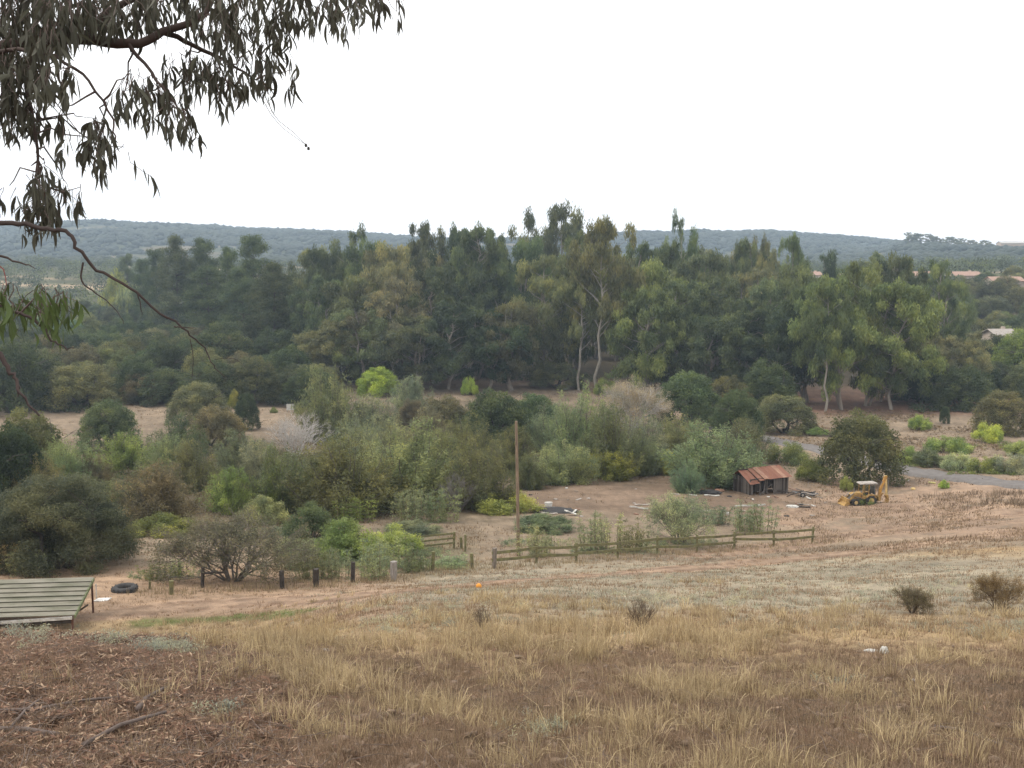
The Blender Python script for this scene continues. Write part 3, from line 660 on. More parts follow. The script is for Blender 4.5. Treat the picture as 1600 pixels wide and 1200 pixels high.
# ---- willow thicket and bushes of the middle distance
for t in [
 ('oak', 312, 662, 594, 92, GO, 'grey-olive round oak right of the bare strip of the left field'), ('oak', 386, 672, 612, 40, DK, 'dark rounded oak with a pale yellow-green tip beside the clearing'),
 ('scrub', 368, 640, 610, 22, YG, 'pale yellow-green bush against the dark rounded oak'), ('oak', 172, 704, 622, 92, BG, 'blue-green rounded bush in front of the left field'),
 ('oak', 342, 708, 630, 92, BR, 'brown-tinged oak below the grey-olive one'), ('willow', 282, 724, 645, 84, DG, 'dark green willow left of the brown-tinged oak'),
 ('willow', 198, 742, 670, 100, LG, 'light green willow in the middle of the left thicket'), ('willow', 262, 748, 676, 80, GO, 'olive willow touching the light green one'),
 ('oak', 52, 765, 636, 110, OL, 'olive oak at the left margin below the field'), ('oak', 20, 800, 660, 110, DK, 'blackish oak at the left margin'), ('willow', 108, 772, 672, 86, GO, 'grey-olive willow between the blackish oak and the light green willow'),
 ('willow', 150, 770, 705, 60, BR, 'small rusty brown willow low in the left thicket'),
 ('willow', 250, 822, 714, 140, BR, 'wide brown-olive willow behind the bare earth patch'), ('willow', 200, 800, 735, 90, GO, 'grey-green willow behind the big grey tree'),
 ('willow', 360, 800, 725, 84, LG, 'round lime-green willow right of the bare earth patch'), ('scrub', 250, 834, 803, 100, LG, 'low bright green scrub along the edge of the bare earth patch'),
 ('greytree', 92, 888, 736, 235, (.07, .08, .058), 'big grey-green tree with a dark trunk beside the corrugated shelter'),
 ('halfbare', 364, 908, 798, 178, (.082, .08, .06), 'rounded twiggy shrub with purplish bare top beside the dark fence posts'),
 ('willow', 512, 690, 566, 96, GO, 'tall feathery grey-olive willow standing up into the clearing'), ('oak', 592, 618, 572, 66, LM, 'bright yellow-green rounded bush in the clearing'),
 ('willow', 642, 645, 582, 66, GG, 'pale grey willow right of the bright yellow-green bush'), ('willow', 580, 692, 612, 88, GG, 'ashy grey-green willow in the middle of the thicket'),
 ('bare', 462, 712, 642, 90, GG, 'leafless silver-grey shrub in front of the white notice board', None, None, (.62, .57, .52)), ('willow', 420, 720, 690, 50, BR, 'low brown brush left of the leafless grey shrub'),
 ('willow', 405, 750, 680, 70, GG, 'pale cane-like willow below the clearing'), ('willow', 440, 800, 690, 90, OL, 'dark olive willow left of the widest willow'),
 ('willow', 535, 805, 672, 180, OL, 'widest willow of the thicket, brown-olive, left of the wooden pole'), ('willow', 635, 792, 650, 170, GO, 'tall green-grey willow in the centre of the thicket'),
 ('willow', 690, 770, 664, 90, EL, 'yellowish-topped willow left of the wooden pole'), ('willow', 610, 740, 655, 100, GO, 'grey willow behind the widest one'),
 ('oak', 772, 702, 604, 112, DG, 'dense dark green oak behind the wooden pole'), ('oak', 690, 690, 618, 96, BR, 'brown-green oak left of the dense dark one'), ('oak', 645, 672, 622, 46, BR, 'small rusty oak in front of the pale grey willow'),
 ('scrub', 733, 619, 589, 26, LM, 'small bright lime cone-shaped bush in the clearing'), ('willow', 752, 795, 678, 110, OL, 'olive willow with orange stems close left of the wooden pole'), ('bare', 715, 800, 735, 60, GG, 'low grey leafless shrub at the foot of the orange-stemmed willow'),
 ('scrub', 412, 818, 776, 74, PG, 'pale green leafy shrub right of the lime-green willow'), ('scrub', 485, 840, 788, 80, DG, 'dark green shrub with bare stems below the widest willow'),
 ('weed', 556, 815, 776, 60, LG, 'leafy green shrub on slim pale stems'), ('weed', 645, 815, 764, 60, PG, 'glossy light green tobacco-like shrub on leaning stems'), ('weed', 690, 815, 764, 60, PG, 'glossy light green shrub next to the leaning-stemmed one'),
 ('scrub', 790, 800, 768, 100, YG, 'yellow-green low hedge-like bush just left of the pole'), ('scrub', 540, 872, 812, 100, LG, 'spreading green shrub behind the dark fence posts'), ('scrub', 610, 865, 824, 90, LG, 'lower green shrub right of the spreading one'), ('scrub', 645, 832, 816, 90, BG, 'thin green patch of scrub at the top of the track'),
 ('willow', 641, 588, 550, 34, TEAL, 'blue-green young eucalyptus beside the white marker post'), ('oak', 757, 588, 552, 42, TEAL, 'teal-green bush at the foot of the grove'), ('oak', 415, 608, 580, 40, DG, 'small dark bush at the back of the clearing'),
 ('oak', 835, 690, 612, 86, DG, 'dark oak right of the dense dark one'), ('willow', 902, 735, 598, 100, BG, 'tall green willow in the thicket right of the pole'), ('willow', 955, 745, 622, 96, GO, 'yellowish grey willow below the whitish flowering shrub'),
 ('halfbare', 986, 672, 590, 84, (.22, .205, .18), 'whitish feathery shrub at the foot of the grove', None, None, (.6, .56, .52)), ('willow', 1000, 735, 640, 80, GG, 'silvery willow under the whitish feathery shrub'), ('scrub', 946, 618, 586, 34, LG, 'bright green bush beside the whitish feathery shrub'),
 ('willow', 878, 755, 684, 104, GO, 'pale olive willow at the edge of the dirt yard right of the pole'), ('willow', 955, 748, 692, 80, YG, 'yellow-green willow at the edge of the dirt yard'), ('willow', 828, 765, 705, 60, OL, 'dull olive willow right behind the pole'),
 ('willow', 1010, 742, 680, 60, BG, 'blue-green willow left of the big one by the rusty barn'), ('scrub', 1045, 742, 705, 40, YG, 'yellowish bush touching the big willow by the rusty barn'),
 ('willow', 1113, 757, 655, 150, BG, 'big blue-green willow beside the rusty barn'), ('willow', 1074, 770, 716, 50, TEAL, 'small blue-green shrub in front of the big willow by the barn'),
 ('halfbare', 1062, 850, 768, 92, PG, 'tall wispy pale brown-green weeds growing through the board fence'), ('weed', 1112, 818, 786, 50, TEAL, 'blue-green tall weed behind the wispy pale one'), ('weed', 940, 862, 800, 70, PG, 'dry pale weeds with brown stems behind the fence'), ('weed', 985, 862, 815, 50, EB, 'brown-stemmed dry weeds left of the wispy clump'),
 ('scrub', 850, 828, 806, 100, BG, 'low dark green brush beside the junk heap'), ('weed', 1175, 830, 784, 70, GG, 'grey-green weeds around the fallen white pipe'), ('weed', 835, 870, 825, 60, PG, 'pale weeds at the foot of the wooden pole'),
 ('oak', 1344, 757, 640, 132, (.085, .098, .055), 'large round olive oak behind the yellow digger'), ('scrub', 1270, 750, 714, 48, LG, 'green bush between the rusty barn and the large round oak'), ('scrub', 1230, 724, 688, 66, EL, 'olive green bush behind the barn roof'),
 ('scrub', 1278, 682, 668, 34, LG, 'low green bush on the far side of the lane'), ('scrub', 1437, 672, 648, 38, LG, 'round green bush alone on the brown slope beyond the lane'), ('oak', 1476, 662, 634, 16, DG, 'tiny upright young tree right of the round green bush'),
 ('scrub', 1545, 690, 658, 44, LM, 'bright green bush in front of the olive oak at right'), ('scrub', 1482, 706, 680, 70, LG, 'broad green bush above the roadside brush'), ('scrub', 1418, 724, 697, 44, LG, 'green roadside bush nearest the large round oak'), ('scrub', 1452, 728, 700, 50, BG, 'grey-green roadside bush, second from the large round oak'),
 ('scrub', 1497, 734, 708, 52, PG, 'pale green roadside bush'), ('scrub', 1540, 740, 712, 52, LG, 'low green roadside bush left of the silvery plants'), ('scrub', 1580, 740, 706, 60, GG, 'silvery blue succulent clump by the lane at the right margin'), ('scrub', 1600, 710, 690, 60, LG, 'green brush above the silvery clump'),
 ('scrub', 1322, 768, 744, 22, LG, 'leafy green weed clump at the front of the yellow digger'), ('scrub', 1475, 763, 750, 16, LM, 'small bright tuft beside the lane'), ('scrub', 1350, 788, 772, 34, EL, 'low green weeds hiding the wheel of the yellow digger'),
 ('weed', 450, 628, 610, 14, RD, 'small dark red plant beside the white notice board'), ('scrub', 428, 645, 636, 12, LG, 'tiny green plant left of the white notice board'),
 ('weed', 490, 905, 850, 60, PG, None), ('weed', 525, 905, 856, 50, GG, None), ('weed', 580, 905, 850, 60, GG, None), ('weed', 640, 895, 852, 60, BG, None), ('weed', 700, 886, 868, 60, PG, None), ('weed', 600, 885, 840, 60, PG, None), ('weed', 460, 890, 845, 50, PG, None),
 ('weed', 240, 905, 880, 40, EL, None), ('weed', 280, 900, 872, 40, PG, None), ('weed', 560, 870, 830, 60, PG, None), ('weed', 10, 895, 840, 60, STRAW, None), ('weed', 45, 900, 856, 50, PG, None)]:
    V(*t[:6], t[6] or 'waist-high grey-green weed among the old fence posts', None if t[6] else 'weeds among the old fence posts', None, t[9] if len(t) > 9 else None)

for t in [('willow', 75, 872, 800, 130, OL, 'low dark willow filling in behind the trunk of the big grey tree'), ('willow', 60, 800, 700, 90, OL, 'dull olive willow between the blackish oak and the big grey tree'), ('willow', 300, 770, 680, 80, OL, 'dark willow behind the wide brown-olive one'), ('willow', 465, 752, 706, 80, GO, 'grey-olive willow under the leafless grey shrub'),
 ('willow', 375, 745, 668, 80, BG, 'green willow below the brown-tinged oak'), ('willow', 560, 750, 640, 90, GG, 'pale willow rising behind the widest willow'), ('willow', 730, 730, 640, 90, OL, 'olive willow under the dense dark oak'), ('willow', 800, 740, 660, 80, OL, 'brownish olive willow behind the wooden pole'),
 ('willow', 860, 705, 625, 80, BG, 'green willow right of the dark oaks in the thicket'), ('willow', 140, 830, 740, 100, GO, 'shaded willow behind the crown of the big grey tree'), ('willow', 670, 720, 630, 80, BR, 'brown willow between the oaks and the widest willow'), ('willow', 430, 800, 735, 60, LG, 'leafy green willow right of the lime-green one'),
 ('willow', 1160, 725, 650, 90, OL, 'dull willow behind the barn and the big blue-green willow'), ('willow', 1060, 720, 640, 80, OL, 'olive willow behind the big blue-green willow'), ('willow', 760, 680, 615, 90, DG, 'green willow behind the dense dark oak')]:
    V(*t)
# understory that closes the thickets, one growth nobody could count
def clumpstuff(name, regions, n, ln, wd, col, seed):
    r = np.random.default_rng(seed); cl = []
    for (px, py, w_, h) in regions:
        for _ in range(int(w_ * 1.5)):
            q = hit(px + r.uniform(-w_, w_) * .5, py + r.uniform(-6, 6)); s = h * (.26 + .3 * r.random()); cl.append((q.x, q.y, q.z + s * .6, s * 1.2, s * .8, .5 + .6 * (r.random() - .5)))
    Vv, Fc, t = leaves(cl, n, ln, wd, r, up=.3, shell=.15, spread=.9); mobj(name, np_mesh(name, Vv, Fc, M_leaf, tint=t), kind='stuff', color=tuple(c * 1.7 for c in col))
clumpstuff('undergrowth', [(120, 770, 200, 1.6), (300, 770, 200, 1.4), (420, 775, 140, 1.6), (560, 800, 220, 1.3), (720, 785, 120, 1.2), (900, 745, 160, 1.2), (600, 720, 220, 2), (800, 720, 180, 2), (960, 700, 160, 2), (330, 700, 160, 2), (520, 860, 160, .9), (1040, 735, 90, 1.5), (1240, 735, 60, 1), (1120, 700, 120, 1.8), (80, 740, 160, 2.2), (230, 745, 160, 2.2), (430, 740, 200, 2), (620, 770, 260, 1.8), (440, 790, 160, 1.4), (700, 745, 160, 1.8), (560, 690, 160, 2), (700, 660, 220, 2), (880, 665, 180, 2.2), (960, 725, 160, 2), (170, 800, 200, 1.6), (840, 750, 120, 1.4), (350, 755, 120, 1.6)], 110000, .26, .09, OL, 31)
clumpstuff('weed_cover', [(590, 885, 280, .55), (560, 865, 260, .6), (600, 850, 120, .5), (480, 850, 100, .6), (430, 835, 90, .7), (20, 890, 110, .8), (260, 900, 120, .3), (860, 850, 160, .4), (1060, 850, 120, .5), (960, 862, 140, .35), (1170, 815, 90, .4)], 60000, .17, .035, PG, 34)
clumpstuff('roadside_brush', [(1430, 725, 80, .8), (1540, 738, 120, .8), (1590, 700, 60, .9), (1510, 700, 60, .5)], 9000, .22, .09, LG, 32)
clumpstuff('dry_slope_brush', [(1400, 655, 120, .7), (1480, 672, 120, .6), (1380, 690, 120, .6), (1530, 700, 100, .6), (1300, 672, 120, .7), (1250, 690, 80, .6), (1440, 700, 120, .5), (1350, 648, 120, .6), (1490, 690, 100, .5)], 26000, .3, .05, (.12, .09, .06), 35)
clumpstuff('woodland_floor_brush', [(60, 640, 160, 2.5), (200, 615, 140, 2.5), (420, 598, 180, 2.5), (600, 590, 240, 2.5), (850, 592, 160, 2.5), (1080, 640, 160, 2.5), (1500, 640, 160, 2.2)], 26000, .5, .2, DG, 33)

# far woods, read as one mass
def farwoods():
    r = np.random.default_rng(41); cl = []
    for (a0, a1, Y0, Y1, n) in ((-.62, -.1, 470, 1000, 950), (-.1, .28, 420, 1000, 500), (.28, .62, 470, 1000, 650)):
        for _ in range(n):
            th = r.uniform(a0, a1); R = math.sqrt(r.uniform(Y0 ** 2, Y1 ** 2)); x, y = R * math.sin(th), R * math.cos(th)
            if fbm(np.array([x * .006]), np.array([y * .015]), 3, 77)[0] > .6 and R > 640: continue
            if th > .36 and 470 < R < 640 and r.random() < .6: continue
            z = g1(x, y); h = r.uniform(5, 11); tt = r.random()
            for k in range(3): cl.append((x + r.normal() * 3, y + r.normal() * 3, z + h * (.45 + .2 * r.random()), h * .45, h * .42, tt))
    Vv, Fc, t = leaves(cl, 130000, 1.5, .8, r, shell=.4, spread=.5); mobj('distant_woods', np_mesh('distant_woods', Vv, Fc, M_leaf, tint=t), kind='stuff', color=(.1, .125, .07))
farwoods()
def hillwoods():
    r = np.random.default_rng(42); n = 26000; th = r.uniform(-.6, .6, n); R = np.sqrt(r.uniform(1000 ** 2, 2500 ** 2, n)); x = R * np.sin(th); y = R * np.cos(th)
    keep = fbm(x * .004, y * .006, 5, 15) + (r.random(n) - .5) * .1 < .62; x = x[keep]; y = y[keep]; z = hillz(x, y); n = len(x)
    import bmesh
    bm = bmesh.new(); bmesh.ops.create_icosphere(bm, subdivisions=1, radius=1); v0 = np.array([v.co[:] for v in bm.verts]); f0 = np.array([[v.index for v in f.verts] for f in bm.faces]); bm.free()
    s = r.uniform(3.5, 8.5, n); Vv = v0[None] * (1 + .35 * (r.random((n, len(v0), 1)) - .5)) * np.stack([s, s, s * .65], 1)[:, None] + np.stack([x, y, z + s * .3], 1)[:, None]
    Fc = (f0[None] + (np.arange(n) * len(v0))[:, None, None]).reshape(-1, 3); t = np.repeat(np.clip(sstep(.35, .65, fbm(x * .007, y * .012, 4, 19)) * .8 + r.random(n) * .25, 0, 1), len(f0))
    mobj('hillside_woods', np_mesh('hillside_woods', Vv.reshape(-1, 3), Fc, M_far, tint=t, smooth=True), kind='stuff', color=(.055, .072, .045))
hillwoods()
for i, (px, w_, h) in enumerate([(1418, 16, 15), (1430, 18, 14), (1447, 22, 15), (1464, 14, 12), (1480, 18, 14), (1497, 20, 13), (1513, 16, 12), (1536, 14, 12), (1566, 12, 8), (1590, 16, 9)]):
    p = place_hill(px, 1480); veg('eucalyptus', p, h * 1.15, w_ * 1480 / F, EU, 'distant eucalyptus in the row on the right-hand ridge', 'eucalyptus row on the ridge')

# ------------------------------------------------------------------ materials of built things
M_rust = surf('rusty corrugated iron', (.2, .095, .06), .75, .4, 1.5, rgb2=(.2, .085, .055), stretch=(1, .3, 1), bump=.2)
M_rust2 = surf('pale weathered iron', (.3, .18, .12), .7, .4, 1.5, rgb2=(.22, .11, .07))
M_plank = surf('barn plank', (.065, .05, .04), .95, .5, 2, rgb2=(.025, .02, .017), stretch=(5, 5, .6), bump=.5)
M_plank2 = surf('grey barn plank', (.13, .115, .1), .95, .5, 2, rgb2=(.1, .085, .075), stretch=(5, 5, .6), bump=.5)
M_roofL = surf('mossy grey roofing', (.22, .2, .16), .9, .4, 1.1, rgb2=(.12, .12, .08), stretch=(.5, 2, 1), bump=.3)
M_fascia = surf('flaking white paint', (.62, .61, .58), .8, .4, 3, rgb2=(.35, .33, .3))
M_steelpost = surf('red-brown iron', (.12, .055, .035), .7, .4, 4)
M_yel = surf('faded yellow paint', (.42, .26, .08), .7, .4, 2.2, rgb2=(.22, .13, .05), bump=.15)
M_yelp = surf('sun bleached yellow paint', (.62, .45, .2), .7, .3, 2)
M_black = surf('tyre rubber', (.055, .052, .05), .85, .4, 5)
M_grey = surf('grey steel', (.2, .2, .2), .6, .3, 4)
M_white = surf('dull white', (.55, .54, .5), .8, .35, 3, rgb2=(.34, .32, .28))
M_offw = surf('dirty white plastic', (.45, .43, .39), .6, .3, 5, rgb2=(.4, .37, .33))
M_stuc = surf('pale stucco', (.55, .45, .37), .9, .15, 1)
M_tile = surf('clay roof tiles', (.36, .24, .18), .9, .3, 2, rgb2=(.27, .17, .13))
M_dkgl = surf('dark window glass', (.03, .035, .04), .2, .2, 1, spec=.6)
M_orange = surf('orange plastic', (.7, .28, .03), .5, .15, 4)
M_char = surf('charred rubbish', (.05, .047, .045), .95, .5, 5)
M_board = surf('grey board', (.38, .34, .3), .9, .4, 3, rgb2=(.22, .19, .16))
M_bgl = surf('cab glass', (.06, .075, .075), .15, .2, 2, spec=.6)

def terr(x, y, dz=0): return Vector((x, y, g1(x, y) + dz))

# ------------------------------------------------------------------ wooden pole
pb = hit(810, 868); pt_ = at(806.5, 658, pb.y + .3)
MB().tube([pb - Vector((0, 0, .6)), pb + (pt_ - pb) * .5 + Vector((.02, 0, 0)), pt_], [.15, .13, .105], 12).build('wooden_pole', surf('old pole wood', (.26, .19, .13), .9, .4, 3, rgb2=(.12, .085, .06), stretch=(4, 4, .3)), label='tall bare wooden pole leaning slightly in front of the thicket', cat='pole')

# ------------------------------------------------------------------ fences
def post(p, h, w_, mat, lean=0, parent=None, **k):
    b = MB().box((0, 0, h / 2 - .25), (w_, w_ * .85, h + .5), bev=w_ * .18); o = b.build('fence_post' if parent is None else 'post', mat, **k)
    o.location = p if parent is None else p - parent.location
    o.rotation_euler = (rnd.uniform(-.03, .03), lean, rnd.random()); 
    if parent is not None: o.parent = parent
    return o
fp = [hit(*q) for q in ((772, 888), (838, 882), (900, 877), (965, 871), (1027, 866), (1089, 862), (1147, 858), (1209, 853), (1269, 848))]
fr = empty('board_fence', fp[0], label='long mossy two-rail board fence running from the pole towards the barn', cat='fence')
for i, p in enumerate(fp):
    post(p, 1.42 if i else 1.5, .17 if i else .3, M_moss if i else M_wood, rnd.uniform(-.05, .05), fr)
for i in range(len(fp) - 1):
    a, b = fp[i], fp[i + 1]
    for h, dz in ((.62, .1), (1.22, .07)):
        for half in ((0, 1),):
            A = a + Vector((-.15, -.12, h + rnd.uniform(-dz, dz))) - fr.location; B = b + Vector((.15, -.12, h + rnd.uniform(-dz, dz))) - fr.location
            if i == 6 and h < 1: A.z += .25; B.z -= .05
            m = (A + B) / 2 + Vector((0, 0, -.04)); MB().bar(A, m + (B - A) * .01, .05, .21).bar(m - (B - A) * .01, B, .05, .205).build('rail', M_moss, parent=fr)
f2p = [hit(*q) for q in ((655, 862), (709, 858), (727, 862))]
f2 = empty('board_fence', f2p[0], label='short broken fence section with three mossy rails left of the pole', cat='fence')
for i, p in enumerate(f2p): post(p, 1.4, .17, M_moss, .03, f2)
for h in (.45, .85, 1.25):
    A = Vector((-.3, -.1, h)); B = f2p[1] - f2p[0] + Vector((.1, -.12, h + .06)); MB().bar(A, B, .05, .15).build('rail', M_moss, parent=f2)
for px, b, t, wpx, m, lb in ((441, 920, 893, 6.5, M_darkwood, 'blackened fence post nearest the twiggy shrub'), (493.5, 917, 890, 8, M_darkwood, 'thick blackened fence post, second right of the twiggy shrub'), (551, 911, 880, 6.5, M_darkwood, 'blackened fence post standing alone in tall weeds, third right of the shrub'),
                         (615, 908, 878, 10, M_greypost, 'wide pale bleached fence post between black posts and board fence'), (676, 893, 864, 5, M_moss, 'thin mossy fence post right of the pale bleached one'), (738, 889, 866, 5, M_moss, 'thin mossy post just left of the gate end of the board fence'),
                         (268, 929, 909, 6, M_moss, 'short mossy stump-like post left of the twiggy shrub'), (234, 921, 909, 3, M_moss, 'small thin post between tyre and twiggy shrub'), (721, 858, 841, 4, M_moss, 'thin split post beside the broken rails')):
    p = hit(px, b); s = p.length / F; post(p, (b - t) * s * 1.03, wpx * s, m, rnd.uniform(-.06, .06), label=lb, cat='post')
pc = hit(316, 918); cr = empty('rail_corner', pc, label='dark leaning post with one rail beside the twiggy shrub', cat='fence'); o = post(pc, 1.3, .2, M_darkwood, .1, cr)
MB().bar((0, -.1, .95), (1.6, .1, .98), .06, .14).build('rail', M_darkwood, parent=cr)

# ------------------------------------------------------------------ corrugated shelter at the left edge
def shelter():
    A = at(146, 902, 51.2); B = at(116, 962, 46.4)      # far and near corner of the right end
    r = empty('open_shelter', (A.x, A.y, g1(A.x, A.y) - .1), label='low open shelter with a grey corrugated roof at the left edge', cat='shelter')
    L = 8.5; O = r.location; dn = (B - A); n = 8; ux = Vector((-1, -.03, -.02)).normalized()
    for k in range(n):
        a = A - O + dn * (k / n); b = A - O + dn * ((k + 1.12) / n); a = a + Vector((0, 0, .03 * 0)); b = b + Vector((0, 0, .055))
        vs = []; fs = []; m = 7
        for j in range(m):
            p = a + (b - a) * (j / (m - 1)); z = .035 * math.cos(j / (m - 1) * 2 * math.pi)
            for q in (0, L): vs.append(p + ux * (q + rnd.uniform(-.03, .03)) + Vector((0, 0, z - .02)))
            for q in (0, L): vs.append(p + ux * q + Vector((0, 0, z - .045)))
        for j in range(m - 1):
            i = j * 4; fs += [(i, i + 1, i + 5, i + 4), (i + 2, i + 6, i + 7, i + 3), (i, i + 4, i + 6, i + 2), (i + 1, i + 3, i + 7, i + 5)]
        fs += [(0, 2, 3, 1), (m * 4 - 4, m * 4 - 3, m * 4 - 1, m * 4 - 2)]
        MB().add(vs, fs).build('roof_sheet', M_roofL, parent=r)
    ba = A - O + Vector((.02, 0, -.1)); bb = B - O + Vector((.02, 0, -.06))
    MB().bar(ba, bb, .07, .16).build('barge_board', surf('mossy green board', (.16, .18, .09), .9, .4, 4, rgb2=(.07, .08, .04)), parent=r)
    MB().bar(bb + Vector((-.1, -.08, -.02)), bb + ux * 5.5 + Vector((0, -.1, -.22)), .05, .15).build('fascia', M_fascia, parent=r)
    MB().bar(bb + Vector((-.1, .05, -.22)), bb + ux * L + Vector((0, .05, -.25)), .09, .2).build('beam', M_darkwood, parent=r)
    MB().bar(ba + Vector((-.1, .0, -.14)), ba + ux * L + Vector((0, 0, -.14)), .09, .16).build('beam', M_darkwood, parent=r)
    for a, t in ((A, ba), (B, bb)):
        for q in (.12, 2.9, 5.7, 8.3):
            p = t + ux * q; gzz = g1(p.x + O.x, p.y + O.y) - O.z
            MB().bar((p.x, p.y, gzz - .3), (p.x, p.y, p.z - .08), .08, .08).build('post', M_steelpost, parent=r)
    p = ba; MB().bar(p + Vector((.05, -2.0, -1.0)), p + Vector((.55, -2.1, -.3 - .35)), .05, .09).build('brace', M_wood, parent=r)
shelter()

# ------------------------------------------------------------------ big tyre, pipe, board near the shelter
p = hit(195, 924); ty = empty('tractor_tyre', p, label='large worn tractor tyre lying flat on the dirt near the shelter', cat='tyre')
MB().ring((0, 0, .2), .56, .21, 'Z', 40, 10, .9).build('casing', M_black, True, parent=ty)
for k in range(26):
    a = k * 2 * math.pi / 26; MB().bar((math.cos(a) * .76, math.sin(a) * .76, .06 + .28 * (k % 2)), (math.cos(a + .12) * .72, math.sin(a + .12) * .72, .2), .07, .06).build('lug', M_black, parent=ty)
p = hit(151, 938); MB().tube([p - Vector((0, 0, .2)), p + Vector((0, 0, .9))], .035, 10).tube([p + Vector((0, 0, .9)), p + Vector((0, 0, .96))], .045, 10).build('standpipe', M_white, label='thin white standpipe beside the corrugated shelter', cat='pipe')
p = hit(160, 940); MB().add([(-.45, -.2, .02), (.3, -.25, .02), (.42, .3, .05), (-.3, .22, .05), (-.45, -.2, .07), (.3, -.25, .07), (.42, .3, .1), (-.3, .22, .1)], [(0, 3, 2, 1), (4, 5, 6, 7), (0, 1, 5, 4), (1, 2, 6, 5), (2, 3, 7, 6), (3, 0, 4, 7)], Matrix.Translation(p)).build('scrap_board', M_fascia, label='scrap of pale board lying at the foot of the white standpipe', cat='board')

# ------------------------------------------------------------------ rusty barn
def barn():
    p = hit(1186, 769); r = empty('ruined_barn', p, math.radians(24), label='collapsing timber barn with a rusty corrugated roof', cat='barn')
    x0, x1 = -2.7, 3.1; yf, yb, zf, zr = -1.7, 1.5, 2.15, 3.05
    n = 9; w_ = (x1 - x0 + .5) / n
    for k in range(n):
        xa = x0 - .25 + k * w_; sag = (-.42 if k < 2 else -.12 if k == 2 else 0) + rnd.uniform(-.05, .03); nn = 9
        for (ya, za, yb_, zb, nm) in ((yf - .35, zf - .12 + sag, .55, zr + sag * .4, 0), (.5, zr + sag * .4, yb + .3, zf + .1 + sag * .5, 1)):
            vs = []; fs = []
            for j in range(nn):
                x = xa + (w_ + .06) * j / (nn - 1); z = .03 * math.cos(j * math.pi)
                for (y, zz) in ((ya + rnd.uniform(-.06, .06) * (j == 0), za), (yb_, zb)):
                    vs += [(x, y, zz + z + .012 * (k % 2)), (x, y, zz + z - .015 + .012 * (k % 2))]
            for j in range(nn - 1):
                i = j * 4; fs += [(i, i + 2, i + 6, i + 4), (i + 1, i + 5, i + 7, i + 3), (i, i + 4, i + 5, i + 1), (i + 2, i + 3, i + 7, i + 6)]
            MB().add(vs, fs).build('roof_sheet', M_rust if k not in (3, 7) else M_rust2, parent=r)
    def plank(x, y, h, z0=0., w=.24, ang=0, lean=0, m=None):
        o = MB().box((0, 0, h / 2), (w, .035, h)).build('plank', m or (M_plank if rnd.random() < .65 else M_plank2), parent=r); o.location = (x, y, z0 - .1); o.rotation_euler = (rnd.uniform(-.02, .02), lean + rnd.uniform(-.02, .02), ang)
    x = 1.0
    while x < x1: plank(x, yf, zf - .05 - rnd.random() * .12, 0, .22, m=M_plank2 if rnd.random() < .6 else M_plank); x += .25
    x = x0
    while x < x1: plank(x, yb, zf + .15, w=.262); x += .26
    x = x0
    while x < 1.0: plank(x, -.1, zf + .55 - (.3 if x < -1.6 else 0), w=.262); x += .26
    for xx in (x0, x1):
        y = yf + .1
        while y < yb: plank(xx, y, zf + max(0, .7 - abs(y) * .5) - .15 - (rnd.random() * .5 if xx == x0 else 0), 0, .22, math.pi / 2); y += .26
    x = x0
    while x < -2.2: plank(x, yf, 1.9 - rnd.random() * .5); x += .28
    for xx in (x0 + .06, -1.2, -.1, 1.0, x1 - .06): MB().box((xx, yf + .08, zf / 2 - .1), (.13, .13, zf + .0)).build('post', M_plank2, parent=r)
    MB().bar((x0, yf + .05, zf - .12), (x1, yf + .05, zf - .07), .1, .16).build('beam', M_plank, parent=r); MB().bar((x0, .5, zr - .14), (x1, .5, zr - .1), .1, .14).build('beam', M_plank, parent=r)
    for (a, b) in (((-.9, yf - .3, -.1), (-.2, yf + .2, 2.1)), ((.7, yf - .5, 0), (.1, yf + .1, 1.9)), ((-1.6, yf - .2, 0), (.9, yf + .3, 1.2))): MB().bar(a, b, .14, .035).build('fallen_plank', M_plank2, parent=r)
barn()

